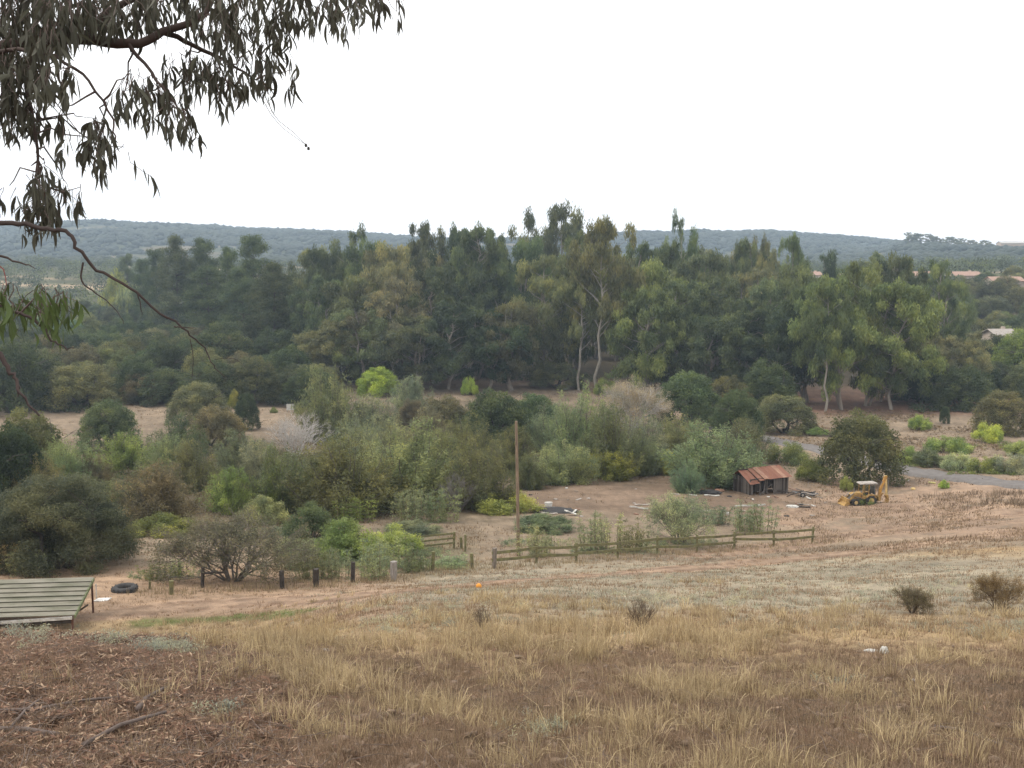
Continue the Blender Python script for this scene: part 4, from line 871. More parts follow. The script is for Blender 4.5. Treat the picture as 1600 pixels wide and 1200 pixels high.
# ------------------------------------------------------------------ yellow digger
def digger():
    p = hit(1350, 788); r = empty('digger', p, math.radians(6), label='faded yellow backhoe digger parked beside the large round oak', cat='digger'); r.scale = (.91, .91, .95)
    def wheel(x, y, R, w_):
        wt = MB().ring((x, y, R), R * .72, R * .3, 'Y', 28, 10, w_ / (R * .6)).build('wheel', M_black, True, parent=r)
        MB().tube([(x, y - w_ * .42, R), (x, y + w_ * .42, R)], R * .5, 16).tube([(x, y - w_ * .5, R), (x, y + w_ * .5, R)], R * .18, 10).build('rim', M_yelp, parent=wt)
        for k in range(18):
            a = k * 2 * math.pi / 18
            for s in (-1, 1): MB().bar((x + math.cos(a) * R * .99, y + s * w_ * .45, R + math.sin(a) * R * .99), (x + math.cos(a + .16) * R * .99, y, R + math.sin(a + .16) * R * .99), .06, .05).build('tread', M_black, parent=wt)
    for s in (-1, 1): wheel(.55, s * .8, .68, .42); wheel(-1.45, s * .75, .46, .28)
    MB().bar((-2.0, 0, .72), (1.5, 0, .72), .7, .3).build('chassis', M_grey, parent=r)
    MB().prism([(-2.0, .85), (-2.0, 1.35), (-1.85, 1.5), (-.6, 1.62), (-.6, .85)], -.4, .4).build('hood', M_yel, parent=r)
    g = MB()
    for k in range(6): g.box((-2.03, 0, .92 + k * .08), (.04, .6, .03))
    g.build('grille', M_black, parent=r)
    MB().tube([(-1.3, .2, 1.5), (-1.3, .2, 2.15)], .045, 10).build('exhaust', M_grey, parent=r)
    c = empty('cab', (0, 0, 0)); c.parent = r
    for (x, z0, xt) in ((-.55, 1.1, -.45), (.3, 1.2, .3), (1.15, 1.1, 1.05)):
        for s in (-1, 1): MB().bar((x, s * .62, z0), (xt, s * .6, 2.68), .08, .08).build('pillar', M_yel if x < 1 else M_grey, parent=c)
    MB().box((.3, 0, .98), (1.75, 1.25, .26), bev=.05).build('floor_pan', M_yel, parent=c)
    MB().prism([(-.85, 2.66), (-.75, 2.78), (1.4, 2.82), (1.45, 2.72), (1.3, 2.66)], -.72, .72).build('roof', M_board, parent=c)
    MB().bar((1.12, -.5, 1.8), (1.12, .5, 1.8), .9, .02, math.pi / 2).build('rear_pane', M_bgl, parent=c)
    MB().box((.45, 0, 1.35), (.5, .5, .14), bev=.05).box((.68, 0, 1.65), (.12, .48, .55), bev=.04).build('seat', M_black, parent=r)
    MB().box((-.35, 0, 1.4), (.2, .4, .5)).build('dashboard', M_grey, parent=r); MB().ring((-.12, 0, 1.72), .18, .02, 'Z', 16, 6).build('steering_wheel', M_black, parent=r)
    for s in (-1, 1):
        MB().prism([(1.15, 1.1), (.85, 1.45), (.2, 1.45), (-.1, 1.15), (-.1, 1.05), (.22, 1.32), (.82, 1.32), (1.1, 1.0)], s * .6, s * 1.02).build('mudguard', M_yel, parent=r)
        MB().bar((-.55, s * .58, 1.5), (-1.7, s * .58, 1.25), .09, .22).bar((-1.7, s * .58, 1.25), (-2.45, s * .58, .5), .09, .2).build('loader_arm', M_yel, parent=r)
        MB().tube([(-.6, s * .5, .9), (-1.6, s * .5, 1.15)], .05, 8).tube([(-1.6, s * .5, 1.7), (-2.4, s * .5, .9)], .04, 8).build('hydraulic_ram', M_grey, parent=r)
        MB().bar((1.75, s * .55, .75), (1.95, s * .95, 1.6), .1, .14).box((1.97, s * .97, 1.62), (.32, .26, .07)).build('stabiliser', M_yel, parent=r)
        MB().tube([(-1.95, s * .3, 1.35), (-2.02, s * .3, 1.35)], .07, 10).build('headlight', M_offw, parent=r)
    MB().prism([(-2.45, .95), (-2.4, .25), (-2.75, .08), (-3.15, .05), (-3.15, .1), (-2.8, .18), (-2.55, .35), (-2.6, .95)], -1.05, 1.05).prism([(-2.45, .9), (-2.42, .25), (-2.8, .1), (-3.1, .12), (-2.95, .45)], -1.07, -1.03).prism([(-2.45, .9), (-2.42, .25), (-2.8, .1), (-3.1, .12), (-2.95, .45)], 1.03, 1.07).build('loader_bucket', M_yel, parent=r)
    MB().box((1.72, 0, .85), (.28, 1.5, .5)).box((1.95, 0, .8), (.3, .36, .7)).build('swing_frame', M_yel, parent=r)
    MB().bar((1.9, 0, .7), (2.15, 0, 2.0), .26, .34).bar((2.12, 0, 1.9), (2.72, 0, 3.35), .24, .28).prism([(2.5, 3.05), (2.55, 3.45), (2.75, 3.6), (2.95, 3.5), (2.9, 3.2)], -.14, .14).build('boom', surf('orange yellow paint', (.5, .27, .06), .65, .4, 2.2, rgb2=(.32, .17, .05)), parent=r)
    MB().bar((2.75, 0, 3.6), (2.98, 0, 1.1), .18, .26).box((2.74, 0, 3.45), (.34, .22, .3)).build('dipper', M_yelp, parent=r)
    MB().tube([(1.95, 0, 1.3), (2.35, .0, 2.9)], .06, 8).tube([(2.4, 0, 2.3), (2.95, 0, 3.0)], .05, 8).tube([(3.15, 0, 3.0), (3.15, 0, 1.3)], .05, 8).build('boom_ram', M_grey, parent=r)
    MB().prism([(2.75, 1.15), (3.1, 1.2), (3.2, .6), (3.05, .15), (2.6, .02), (2.3, .2), (2.35, .25), (2.65, .18), (2.95, .3), (3.0, .7)], -.32, .32).build('digging_bucket', M_yel, parent=r)
    for s in (-.24, -.08, .08, .24): MB().prism([(2.3, .2), (2.12, .3), (2.34, .28)], s - .03, s + .03).build('tooth', M_grey, parent=r)
digger()

# ------------------------------------------------------------------ junk lying in the yard
def slab(name, px, py, L, W_, T, yaw, tilt, mat, label, cat, lift=0, group=None):
    p = hit(px, py); b = MB(); n = 4
    vs = []; fs = []
    for i in range(n + 1):
        t = i / n - .5; z = .04 * math.sin(i * 1.7) * (L > 1)
        for (y, zz) in ((-W_ / 2, 0), (W_ / 2, 0), (W_ / 2, T), (-W_ / 2, T)): vs.append((t * L, y * (1 + .12 * math.sin(i * 2.3)), zz + z))
    for i in range(n):
        for k in range(4): fs.append((i * 4 + k, i * 4 + (k + 1) % 4, i * 4 + 4 + (k + 1) % 4, i * 4 + 4 + k))
    fs += [(0, 3, 2, 1), (n * 4, n * 4 + 1, n * 4 + 2, n * 4 + 3)]
    o = b.add(vs, fs).build(name, mat, label=label, cat=cat, group=group); o.location = p + Vector((0, 0, .04 + lift + abs(math.sin(tilt)) * L * .5)); o.rotation_euler = (rnd.uniform(-.06, .06), tilt, yaw); return o
def crumple(name, px, py, s, mat, label, cat, sz=(1, .8, .5), group=None, seed=0):
    import bmesh
    r = np.random.default_rng(seed + int(px)); bm = bmesh.new(); bmesh.ops.create_icosphere(bm, subdivisions=3, radius=1)
    for v in bm.verts:
        k = 1 + .5 * (fbm(np.array([v.co.x * 1.6 + px]), np.array([v.co.y * 1.6 + v.co.z * 2.3]), 3, seed)[0] - .5) + .1 * r.normal() * .5
        v.co = Vector((v.co.x * sz[0], v.co.y * sz[1], v.co.z * sz[2])) * k * s
    me = bpy.data.meshes.new(name); bm.to_mesh(me); bm.free(); me.materials.append(mat); p = hit(px, py); o = mobj(name, me, label=label, cat=cat, group=group); o.location = p + Vector((0, 0, sz[2] * s * .45)); return o
def bucket(px, py, R, H, mat, label, cat='bucket', name='bucket', tilt=0):
    p = hit(px, py); b = empty(name, p, 0, label=label, cat=cat); b.rotation_euler = (tilt, 0, 0)
    MB().tube([(0, 0, 0), (0, 0, H)], [R * .85, R], 16, cap=True).build('body', mat, True, parent=b); MB().ring((0, 0, H), R, R * .07, 'Z', 18, 6).build('rim', mat, parent=b)
crumple('ash_heap', 868, 800, 1.3, M_char, 'low dark heap of ash and junk on the dirt yard behind the pole', 'heap', (1.8, 1, .22))
bucket(857, 795, .42, .75, M_offw, 'pale drum standing on the dark ash heap', 'drum', 'drum'); crumple('rag_bundle', 866, 797, .4, M_grey, 'grey-blue bundle right of the pale drum', 'bundle', (1, .8, .7))
slab('scrap_board', 858, 806, 1.9, .3, .06, .5, .12, M_board, 'pale board lying aslant in front of the drum', 'board'); slab('scrap_board', 852, 803, 1.4, .2, .05, -.4, .05, M_wood, 'dark plank crossing the pale board by the drum', 'board')
slab('broken_chair_frame', 892, 806, 1.3, .7, .07, .3, .35, M_white, 'white broken panel propped up right of the ash heap', 'panel'); slab('scrap_board', 897, 803, 1.0, .2, .06, 1.1, -.2, M_white, 'narrow white board leaning over the broken panel', 'board')
crumple('rag_bundle', 906, 754, .3, M_white, 'small white rag near the thicket edge right of the pole', 'rag'); crumple('stone', 917, 751, .22, M_white, 'small white stone beside the rag at the thicket edge', 'stone', (1, .8, .6)); crumple('stone', 885, 765, .2, M_offw, 'pale stone on the dark yard soil', 'stone', (1, .8, .6))
slab('white_pipe', 998, 797, 2.0, .14, .12, -.35, .04, M_white, 'white pipe lying on the yard behind the fence, left of the wispy weeds', 'pipe'); slab('scrap_board', 1004, 791, 1.9, .22, .06, .3, .03, M_board, 'weathered plank just behind the white pipe', 'board')
slab('scrap_board', 1055, 774, 1.0, .3, .06, .1, .08, M_board, 'tan board, left one of two in the middle of the yard', 'board'); slab('scrap_board', 1083, 775, .9, .2, .05, -.2, .05, M_white, 'pale board, right one of two in the middle of the yard', 'board')
crumple('ash_heap', 1110, 771, .9, M_char, 'dark junk heap left of the barn', 'heap', (1.6, .9, .3)); slab('scrap_board', 1112, 776, 1.9, .25, .07, .15, .06, M_white, 'white-edged board along the front of the heap left of the barn', 'board'); crumple('rag_bundle', 1124, 768, .5, M_rust2, 'orange-brown bundle on the heap left of the barn', 'bundle', (1.2, .8, .5)); slab('scrap_board', 1103, 769, 1.2, .3, .06, -.3, .2, M_rust, 'rusty sheet scrap on the left of the heap', 'sheet')
crumple('rust_bin', 1153, 762, .55, M_rust, 'crushed rusty bin beside the barn', 'bin', (1.3, .8, .7))
slab('white_pipe', 1172, 792, 3.6, .16, .14, .14, -.02, M_white, 'long white pipe lying in grey-green weeds on the yard', 'pipe'); slab('scrap_board', 1170, 800, 1.6, .2, .06, -.1, .04, M_board, 'grey plank in the weeds below the long white pipe', 'board'); slab('white_pipe', 1103, 800, 1.2, .13, .1, .25, -.04, M_white, 'short white pipe behind the wispy weeds', 'pipe')
bucket(1137, 805, .14, .3, M_white, 'small white bucket on bare dirt left of the weeds'); bucket(1042, 741, .2, .5, M_white, 'white bucket at the foot of the big blue-green willow')
# scrap heap right of the barn
hp = hit(1250, 776)
for i in range(16):
    a = rnd.uniform(-.7, .7) + (math.pi / 2 if i % 4 == 0 else 0); x = rnd.uniform(-1.9, 1.9)
    o = slab('scrap_timber', 1250 + x * 12, 776 - rnd.uniform(-2, 3), rnd.uniform(1, 2.4), rnd.uniform(.1, .22), .07, a, rnd.uniform(-.3, .3), rnd.choice((M_plank, M_board, M_plank2, M_grey, M_darkwood)), 'weathered timber scrap in the pile right of the barn', 'timber', rnd.uniform(0, .45), 'timbers of the scrap pile by the barn')
slab('scrap_board', 1232, 770, 2.2, .3, .07, -.45, .22, M_rust2, 'pale orange board sloping down from the barn onto the scrap pile', 'board', .3)
p = hit(1254, 777); wo_ = empty('old_wheel', p, .4, label='old car wheel lying against the scrap pile', cat='wheel'); MB().ring((0, 0, .3), .26, .1, 'Y', 20, 8).build('tyre', M_black, True, parent=wo_); MB().tube([(0, -.06, .3), (0, .06, .3)], .17, 14).build('rim', M_offw, parent=wo_)
bucket(1268, 774, .22, .4, M_grey, 'grey tub at the right end of the scrap pile', 'tub', 'tub')
crumple('canvas_sheet', 1238, 794, .62, M_white, 'crumpled white sheet on the dirt below the barn', 'sheet', (1.1, .7, .35)); slab('scrap_board', 1254, 794, 1.7, .5, .09, -.05, .02, M_plank, 'dark flat timber right of the crumpled white sheet', 'timber'); slab('scrap_board', 1256, 790, 1.5, .12, .05, -.12, .06, M_board, 'thin tan stick on the dark flat timber', 'stick', .1)
slab('scrap_board', 1456, 757, .8, .5, .15, .1, .1, surf('yellow card', (.55, .5, .2), .8), 'pale yellow board beside the lane verge', 'board'); crumple('stone', 1427, 766, .3, M_yelp, 'tan stone on the verge slope between digger and lane', 'stone', (1, .8, .6)); crumple('stone', 1418, 752, .2, M_offw, 'small pale stone under the lane verge', 'stone')

# orange ball, litter and rocks near the camera
p = hit(748, 919); import bmesh as _bm
bmx = _bm.new(); _bm.ops.create_uvsphere(bmx, u_segments=20, v_segments=12, radius=.13); me = bpy.data.meshes.new('ball'); bmx.to_mesh(me); bmx.free(); me.materials.append(M_orange)
for q in me.polygons: q.use_smooth = True
o = mobj('ball', me, label='small orange ball lying on the dirt track', cat='ball'); o.location = p + Vector((0, 0, .12))
crumple('white_rock', 503, 1019, .16, M_white, 'flat white rock in the straw at left centre', 'rock', (1.1, .7, .45))
crumple('white_rock', 1381, 1026, .15, M_white, 'upright white rock in the dry grass, right one of two', 'rock', (.6, .5, .75)); crumple('white_rock', 1361, 1018, .15, M_white, 'low white rock in the dry grass, left one of two', 'rock', (1.1, .7, .4))
crumple('pebble', 1427, 1066, .05, M_offw, 'tiny pale pebble on the brown thatch at right', 'pebble'); 

for i in range(44):
    px = rnd.choice((rnd.uniform(820, 920), rnd.uniform(980, 1140), rnd.uniform(1150, 1300), rnd.uniform(1200, 1290))); py = rnd.uniform(765, 808)
    if rnd.random() < .6: slab('rubbish_scrap', px, py, rnd.uniform(.25, .9), rnd.uniform(.1, .3), .05, rnd.uniform(-1.5, 1.5), rnd.uniform(-.25, .25), rnd.choice((M_board, M_wood, M_plank2, M_rust, M_offw, M_char)), 'small scrap of rubbish lying on the bare dirt yard', 'rubbish', 0, 'bits of rubbish scattered over the yard')
    else: crumple('rubbish_scrap', px, py, rnd.uniform(.1, .26), rnd.choice((M_char, M_board, M_offw, M_rust)), 'small scrap of rubbish lying on the bare dirt yard', 'rubbish', (1.2, .8, .5), 'bits of rubbish scattered over the yard', i)
# far clearing
p = hit(454, 645); sb = empty('notice_board', p, .1, label='white notice board behind the leafless grey shrub', cat='sign')
MB().box((0, 0, 1.15), (1.7, .08, 1.35), bev=.02).build('panel', M_white, parent=sb)
for s in (-.7, .7): MB().box((s, .1, .5), (.1, .1, 1.3)).build('post', M_grey, parent=sb)
def car():
    p = hit(474, 627); c = empty('parked_car', p, .15, label='dirty white car half hidden behind the feathery willow', cat='car')
    prof = [(-2.1, .35), (-2.15, .8), (-1.9, .95), (-1.1, 1.0), (-.5, 1.42), (.9, 1.45), (1.5, 1.0), (2.05, .92), (2.15, .6), (2.1, .35)]
    MB().prism(prof, -.82, .82).build('body', M_offw, parent=c); MB().prism([(-1.0, 1.02), (-.5, 1.36), (.15, 1.38), (.15, 1.02)], -.835, .835).build('window', M_dkgl, parent=c); MB().prism([(.22, 1.02), (.22, 1.38), (.85, 1.38), (1.35, 1.02)], -.835, .835).build('window', M_dkgl, parent=c)
    for x in (-1.35, 1.35):
        for s in (-1, 1): MB().ring((x, s * .76, .33), .23, .11, 'Y', 18, 6).build('wheel', M_black, True, parent=c)
car()
for px, lb in ((342, 'white marker post, left of a pair at the back of the clearing'), (352, 'white marker post, right of a pair at the back of the clearing')):
    p = hit(px, 607); MB().box((p.x, p.y, p.z + .5), (.28, .2, 1.1)).build('marker_post', M_white, label=lb, cat='post')
p = hit(660, 583); MB().box((p.x, p.y, p.z + .8), (.3, .2, 1.7)).build('marker_post', M_white, label='single white marker post in front of the red-brown bank', cat='post')

# ------------------------------------------------------------------ houses on the right and the long building on the ridge
def house(pos, w_, d, h, rh, yaw, label, nwin=3, wall=M_stuc, roof=M_tile, lift=0):
    r = empty('house', pos + Vector((0, 0, lift)), yaw, label=label, cat='house')
    b = MB().box((0, 0, h / 2 - 1.5), (w_, d, h + 3)); b.prism([(-d / 2, h), (d / 2, h), (0, h + rh)], -w_ / 2 + .05, w_ / 2 - .05, Matrix.Rotation(math.pi / 2, 4, 'Z')); b.build('wall', wall, parent=r)
    for s in (-1, 1):
        e = d / 2 + .7; vs = [(-w_ / 2 - .6, s * e, h - .7 * rh / (d / 2)), (w_ / 2 + .6, s * e, h - .7 * rh / (d / 2)), (w_ / 2 + .6, 0, h + rh + .05), (-w_ / 2 - .6, 0, h + rh + .05)]
        vs += [(a, b_, c + .22) for a, b_, c in vs]; rf = MB().add(vs, [(0, 1, 2, 3), (4, 7, 6, 5), (0, 4, 5, 1), (1, 5, 6, 2), (2, 6, 7, 3), (3, 7, 4, 0)]).build('roof', roof, parent=r)
    MB().box((w_ * .25, d * .12, h + rh * .9), (1, .8, 2)).build('chimney', wall, parent=r)
    for k in range(nwin):
        x = -w_ / 2 + w_ * (k + .5) / nwin; f = MB().box((x, -d / 2 - .03, h * .5), (1.9, .12, 1.5)).build('window', M_white, parent=r); MB().box((x, -d / 2 - .1, h * .5), (1.6, .04, 1.2)).build('pane', M_dkgl, parent=f)
def hs(px, top, Y, wpx, label, **k):
    p = place(px, -Y); zt = at(px, top, Y).z; H = max(4.5, zt - p.z); house(p, wpx / F * Y, 9, H - 1.6, 1.6, rnd.uniform(-.15, .15), label, **k)
hs(1435, 425, 470, 44, 'pinkish tiled house behind the slender yellow-green eucalyptus'); hs(1497, 425, 480, 40, 'house with a reddish tiled roof right of the slender eucalyptus'); hs(1558, 433, 440, 48, 'long low tiled house nearest the right margin', nwin=5)
hs(1264, 425, 560, 18, 'small pink house glimpsed left of the dark round tree'); hs(1310, 427, 560, 20, 'small pale house glimpsed right of the dark round tree'); hs(1388, 419, 560, 16, 'little far house behind the tall clump')
hs(1556, 515, 300, 34, 'pale flat-looking roof among oaks near the right margin', nwin=2, roof=M_board)
p = place_hill(1585, 1440); zt = at(1585, 382, 1440 * .9).z
house(p, 44, 14, 9, 2.2, 0, 'long pale building on the ridge at the right margin', nwin=9, wall=surf('sandy wall', (.55, .43, .33), .9), roof=M_offw, lift=2)

# ------------------------------------------------------------------ grasses, litter and ground cover
def sample(n, R0, R1, seed):
    r = np.random.default_rng(seed); th = r.uniform(-.54, .54, n); R = np.exp(r.uniform(math.log(R0), math.log(R1), n)); x = R * np.sin(th); y = R * np.cos(th); z = gz(x, y); px, py = project(x, y, z); return r, x, y, z, R, px, py
LEFT = lambda px, py: sstep(520, 270, px - (py - 1000) * .5) * sstep(975, 995, py)
def blades(name, x, y, z, h, w_, lean, az, tint, color, seg=True):
    n = len(x); r = np.random.default_rng(n); fa = r.uniform(0, math.pi, n); wx = np.cos(fa) * w_ * .5; wy = np.sin(fa) * w_ * .5; lx = np.cos(az) * lean; ly = np.sin(az) * lean
    B = np.stack([x, y, z - .02], 1); Wv = np.stack([wx, wy, 0 * wx], 1)
    Mi = B + np.stack([lx * .35 * h, ly * .35 * h, .6 * h * (1 - .2 * lean)], 1); T = B + np.stack([lx * h, ly * h, h * np.sqrt(np.clip(1 - lean ** 2 * .8, .05, 1))], 1)
    if seg:
        Vv = np.stack([B - Wv, B + Wv, Mi + Wv * .75, Mi - Wv * .75, T], 1).reshape(-1, 3); b = np.arange(n)[:, None] * 5
        Fc = [b + np.array([[0, 1, 2, 3]]), b + np.array([[3, 2, 4]])]; t = np.r_[tint, tint]
    else:
        Vv = np.stack([B - Wv, B + Wv, T], 1).reshape(-1, 3); Fc = [np.arange(n)[:, None] * 3 + np.array([[0, 1, 2]])]; t = tint
    return mobj(name, np_mesh(name, Vv, Fc, M_blade, tint=np.clip(t, 0, 1)), kind='stuff', color=color)
def tufts(name, n, R0, R1, seed, dens, hh, per, wid, color, spread=.12, leanmax=.55, seg=True):
    r, x, y, z, R, px, py = sample(n, R0, R1, seed); k = r.random(n) < dens(px, py, x, y, R, r); x, y, R, px, py = x[k], y[k], R[k], px[k], py[k]; n = len(x)
    hs_ = hh(R, px, py, r) * (.6 + .8 * r.random(n)); m = per; ii = np.repeat(np.arange(n), m); N_ = n * m
    rad = spread * r.random(N_) ** .6 * (.6 + .8 * hs_[ii]); a = r.uniform(0, 2 * math.pi, N_); xx = x[ii] + np.cos(a) * rad; yy = y[ii] + np.sin(a) * rad
    tt = np.clip(.5 + .25 * r.normal(size=n), 0, 1)[ii] + .16 * r.normal(size=N_)
    return blades(name, xx, yy, gz(xx, yy), hs_[ii] * r.uniform(.45, 1.1, N_), wid(R)[ii] * r.uniform(.7, 1.3, N_), r.random(N_) ** 1.4 * leanmax, a + r.normal(size=N_) * .6, tt, color, seg)
def patch(x, y, s, seed, lo, hi): return sstep(lo, hi, fbm(x * s, y * s, 4, seed))
# tall straw
def d_straw(px, py, x, y, R, r):
    return (sstep(935, 975, py + (px < 400) * -20 + 150 * (fbm(x * .22, y * .22, 3, 111) - .5)) * (.3 + .7 * sstep(1130, 1040, py)) * (.03 + .97 * patch(x, y, .8, 91, .47, .6) * (.25 + .75 * patch(x, y, .25, 92, .4, .55)))) * (1 - .93 * LEFT(px, py)) * (1 - .5 * sstep(1100, 1300, px) * sstep(960, 1000, py))
tufts('dry_grass', 27000, 9, 50, 51, d_straw, lambda R, px, py, r: .22 + .34 * r.random(len(R)) ** 1.5, 18, lambda R: .0042 + R * .00034, (.43, .335, .195), .15, 1.15)
# thin brown stems mixed through
tufts('brown_grass', 14000, 9, 36, 52, lambda px, py, x, y, R, r: (.35 + .65 * patch(x, y, .8, 95, .45, .6)) * sstep(985, 1030, py) * (1 - .7 * LEFT(px, py)), lambda R, px, py, r: .16 + 0 * R, 14, lambda R: .0045 + R * .0003, (.25, .175, .11), .18, 1.15)
# flattened thatch
tufts('thatch', 30000, 8.8, 30, 53, lambda px, py, x, y, R, r: sstep(990, 1030, py) * (1 - .6 * LEFT(px, py)), lambda R, px, py, r: .13 + 0 * R, 12, lambda R: .007 + R * .0003, (.30, .215, .145), .3, 1.15, False)
# grey-green low cover and stubble on the slope behind
def d_grey(px, py, x, y, R, r): return patch(x, y, .3, 97, .42, .58) * sstep(1010, 955, py + 90 * (fbm(x * .25, y * .25, 3, 113) - .5)) * sstep(380, 600, px) * (1 - .85 * sstep(2.5, 1.2, polyd(x, y, TR1)))
tufts('grey_ground_cover', 20000, 17, 80, 54, d_grey, lambda R, px, py, r: .13 + 0 * R, 9, lambda R: .012 + R * .0005, (.33, .32, .24), .35, 1.0, False)
tufts('stubble', 26000, 20, 82, 55, lambda px, py, x, y, R, r: (.3 + .7 * patch(x, y, .4, 99, .4, .6)) * sstep(1000, 980, py) * (1 - .8 * sstep(2.2, 1.2, polyd(x, y, TR1))) * sstep(820, 860, py), lambda R, px, py, r: .16 + .1 * sstep(60, 75, R), 8, lambda R: .01 + R * .0004, (.30, .21, .13), .3, .8, False)
tufts('fenceline_grass', 9000, 58, 100, 56, lambda px, py, x, y, R, r: sstep(3.5, 1.0, polyd(x, y, [tuple(q[:2]) for q in [hit(280, 925), hit(441, 918), hit(615, 906), hit(740, 886)] + fp])), lambda R, px, py, r: .42 + 0 * R, 8, lambda R: .016 + R * .0003, (.3, .235, .14), .4, .6, False)
tufts('field_grass', 32000, 80, 260, 57, lambda px, py, x, y, R, r: patch(x, y, .12, 101, .4, .6) * (.15 + .85 * (1 - sstep(700, 800, px) * sstep(1300, 1200, px) * sstep(740, 750, py))), lambda R, px, py, r: .28 + 0 * R, 6, lambda R: .03 + R * .0005, (.26, .19, .12), .7, .8, False)
tufts('dry_brush', 3000, 85, 130, 58, lambda px, py, x, y, R, r: sstep(1430, 1480, px) * sstep(750, 758, py) * sstep(800, 785, py), lambda R, px, py, r: .75 + 0 * R, 16, lambda R: .03 + R * .0003, (.2, .15, .1), .6, .7, False)
GP = [tuple(q[:2]) for q in hits((232, 975), (330, 968), (400, 962), (472, 956))]
tufts('green_grass', 9000, 30, 60, 59, lambda px, py, x, y, R, r: sstep(1.2, .4, polyd(x, y, GP)), lambda R, px, py, r: .13 + 0 * R, 12, lambda R: .012 + R * .0003, (.15, .2, .055), .3, .9, False)
tufts('straw_bank', 6000, 18, 46, 60, lambda px, py, x, y, R, r: sstep(240, 330, px) * sstep(560, 480, px) * sstep(966, 974, py) * sstep(1020, 1008, py), lambda R, px, py, r: .3 + 0 * R, 12, lambda R: .008 + R * .0003, (.40, .30, .16), .2, .6, False)

# pale woolly cushions close by
def cushions():
    r = np.random.default_rng(71); cl = []
    for (px, py, w_, n, s) in ((270, 1012, 70, 26, .16), (60, 992, 120, 34, .15), (350, 1108, 50, 14, .1), (850, 1142, 90, 34, .11), (1310, 1068, 60, 12, .09), (600, 985, 120, 26, .12), (1340, 935, 110, 30, .16), (1130, 935, 120, 40, .18), (1560, 985, 90, 22, .16), (700, 960, 200, 44, .16), (1000, 940, 160, 40, .16), (1480, 920, 120, 30, .16), (190, 1000, 60, 14, .12)):
        for _ in range(n):
            q = hit(px + r.normal() * w_ * .4, py + r.normal() * w_ * .09); k = s * (.6 + .8 * r.random()); cl.append((q.x, q.y, q.z + k * .4, k * 1.2, k * .8, .55 + .4 * (r.random() - .5)))
    Vv, Fc, t = leaves(cl, 34000, .055, .014, r, up=.35, shell=.2, spread=.6); mobj('woolly_ground_cover', np_mesh('woolly_ground_cover', Vv, Fc, M_leaf, tint=t), kind='stuff', color=(.38, .38, .31))
cushions()
def clods():
    r, x, y, z, R, px, py = sample(5200, 8.8, 24, 73); k = (r.random(len(x)) < .1 + .8 * patch(x, y, .7, 103, .45, .6)) & (py > 1010) & (LEFT(px, py) < .5); x, y, z = x[k], y[k], z[k]; n = len(x)
    import bmesh
    bm = bmesh.new(); bmesh.ops.create_icosphere(bm, subdivisions=1, radius=1); v0 = np.array([v.co[:] for v in bm.verts]); f0 = np.array([[v.index for v in f.verts] for f in bm.faces]); bm.free()
    s = r.uniform(.015, .075, n) ** 1.0; Vv = v0[None] * (1 + .7 * (r.random((n, len(v0), 1)) - .5)) * np.stack([s, s, s * .6], 1)[:, None] + np.stack([x, y, z + s * .15], 1)[:, None]
    mobj('soil_clods', np_mesh('soil_clods', Vv.reshape(-1, 3), (f0[None] + (np.arange(n) * len(v0))[:, None, None]).reshape(-1, 3), surf('dry clods', (.2, .14, .095), .95, .5, 6)), kind='stuff')
clods()

# eucalyptus leaf litter
def litter():
    r, x, y, z, R, px, py = sample(90000, 8.7, 22, 61); k = r.random(len(x)) < (.04 + .96 * LEFT(px, py)) * (.35 + .65 * patch(x, y, 1.1, 63, .35, .6)); x, y, z = x[k], y[k], z[k]; n = len(x)
    a = r.uniform(0, 6.28, n); el = r.normal(size=n) * .28; L = r.uniform(.07, .17, n); W_ = L * r.uniform(.1, .2, n)
    d = np.stack([np.cos(a) * np.cos(el), np.sin(a) * np.cos(el), np.sin(el)], 1); s = norm(np.cross(d, norm(np.stack([r.normal(size=n) * .5, r.normal(size=n) * .5, np.ones(n)], 1)))); up = np.cross(s, d)
    P = np.stack([x, y, z + .015 + .03 * r.random(n)], 1); c = r.uniform(-.25, .25, n)[:, None] * L[:, None]
    Vv = np.stack([P - d * L[:, None] / 2, P + s * W_[:, None] / 2 + s * c * .3 + up * c * .4, P + d * L[:, None] / 2, P - s * W_[:, None] / 2 + s * c * .3 + up * c * .4], 1).reshape(-1, 3)
    t = np.clip(.42 + .3 * r.normal(size=n), 0, 1); t[r.random(n) < .06] = 1
    mobj('leaf_litter', np_mesh('leaf_litter', Vv, np.arange(n * 4).reshape(-1, 4), M_litter, tint=t), kind='stuff', color=(1, 1, 1))
M_litter = leafmat('dead leaves', .1, (.06, .035, .025), (.42, .3, .2), .75); M_litter.node_tree.nodes['Color Ramp'].color_ramp.elements[1].color = (.20, .105, .065, 1)
litter()
def sticks():
    r, x, y, z, R, px, py = sample(5200, 8.7, 21, 62); k = r.random(len(x)) < .25 + .75 * LEFT(px, py); x, y, z = x[k], y[k], z[k]; paths = []
    for i in range(len(x)):
        a = r.uniform(0, 6.28); L = r.uniform(.12, .6); d = np.array([math.cos(a), math.sin(a), r.normal() * .12]); p = np.array([x[i], y[i], z[i] + .03]); paths.append((wander(p, p + d * L, r, 3, .06), (.005, .004, .002)))
    mobj('fallen_twigs', np_mesh('fallen_twigs', *npt(paths, 3), M_twig), kind='stuff', color=(.2, .15, .12))
sticks()
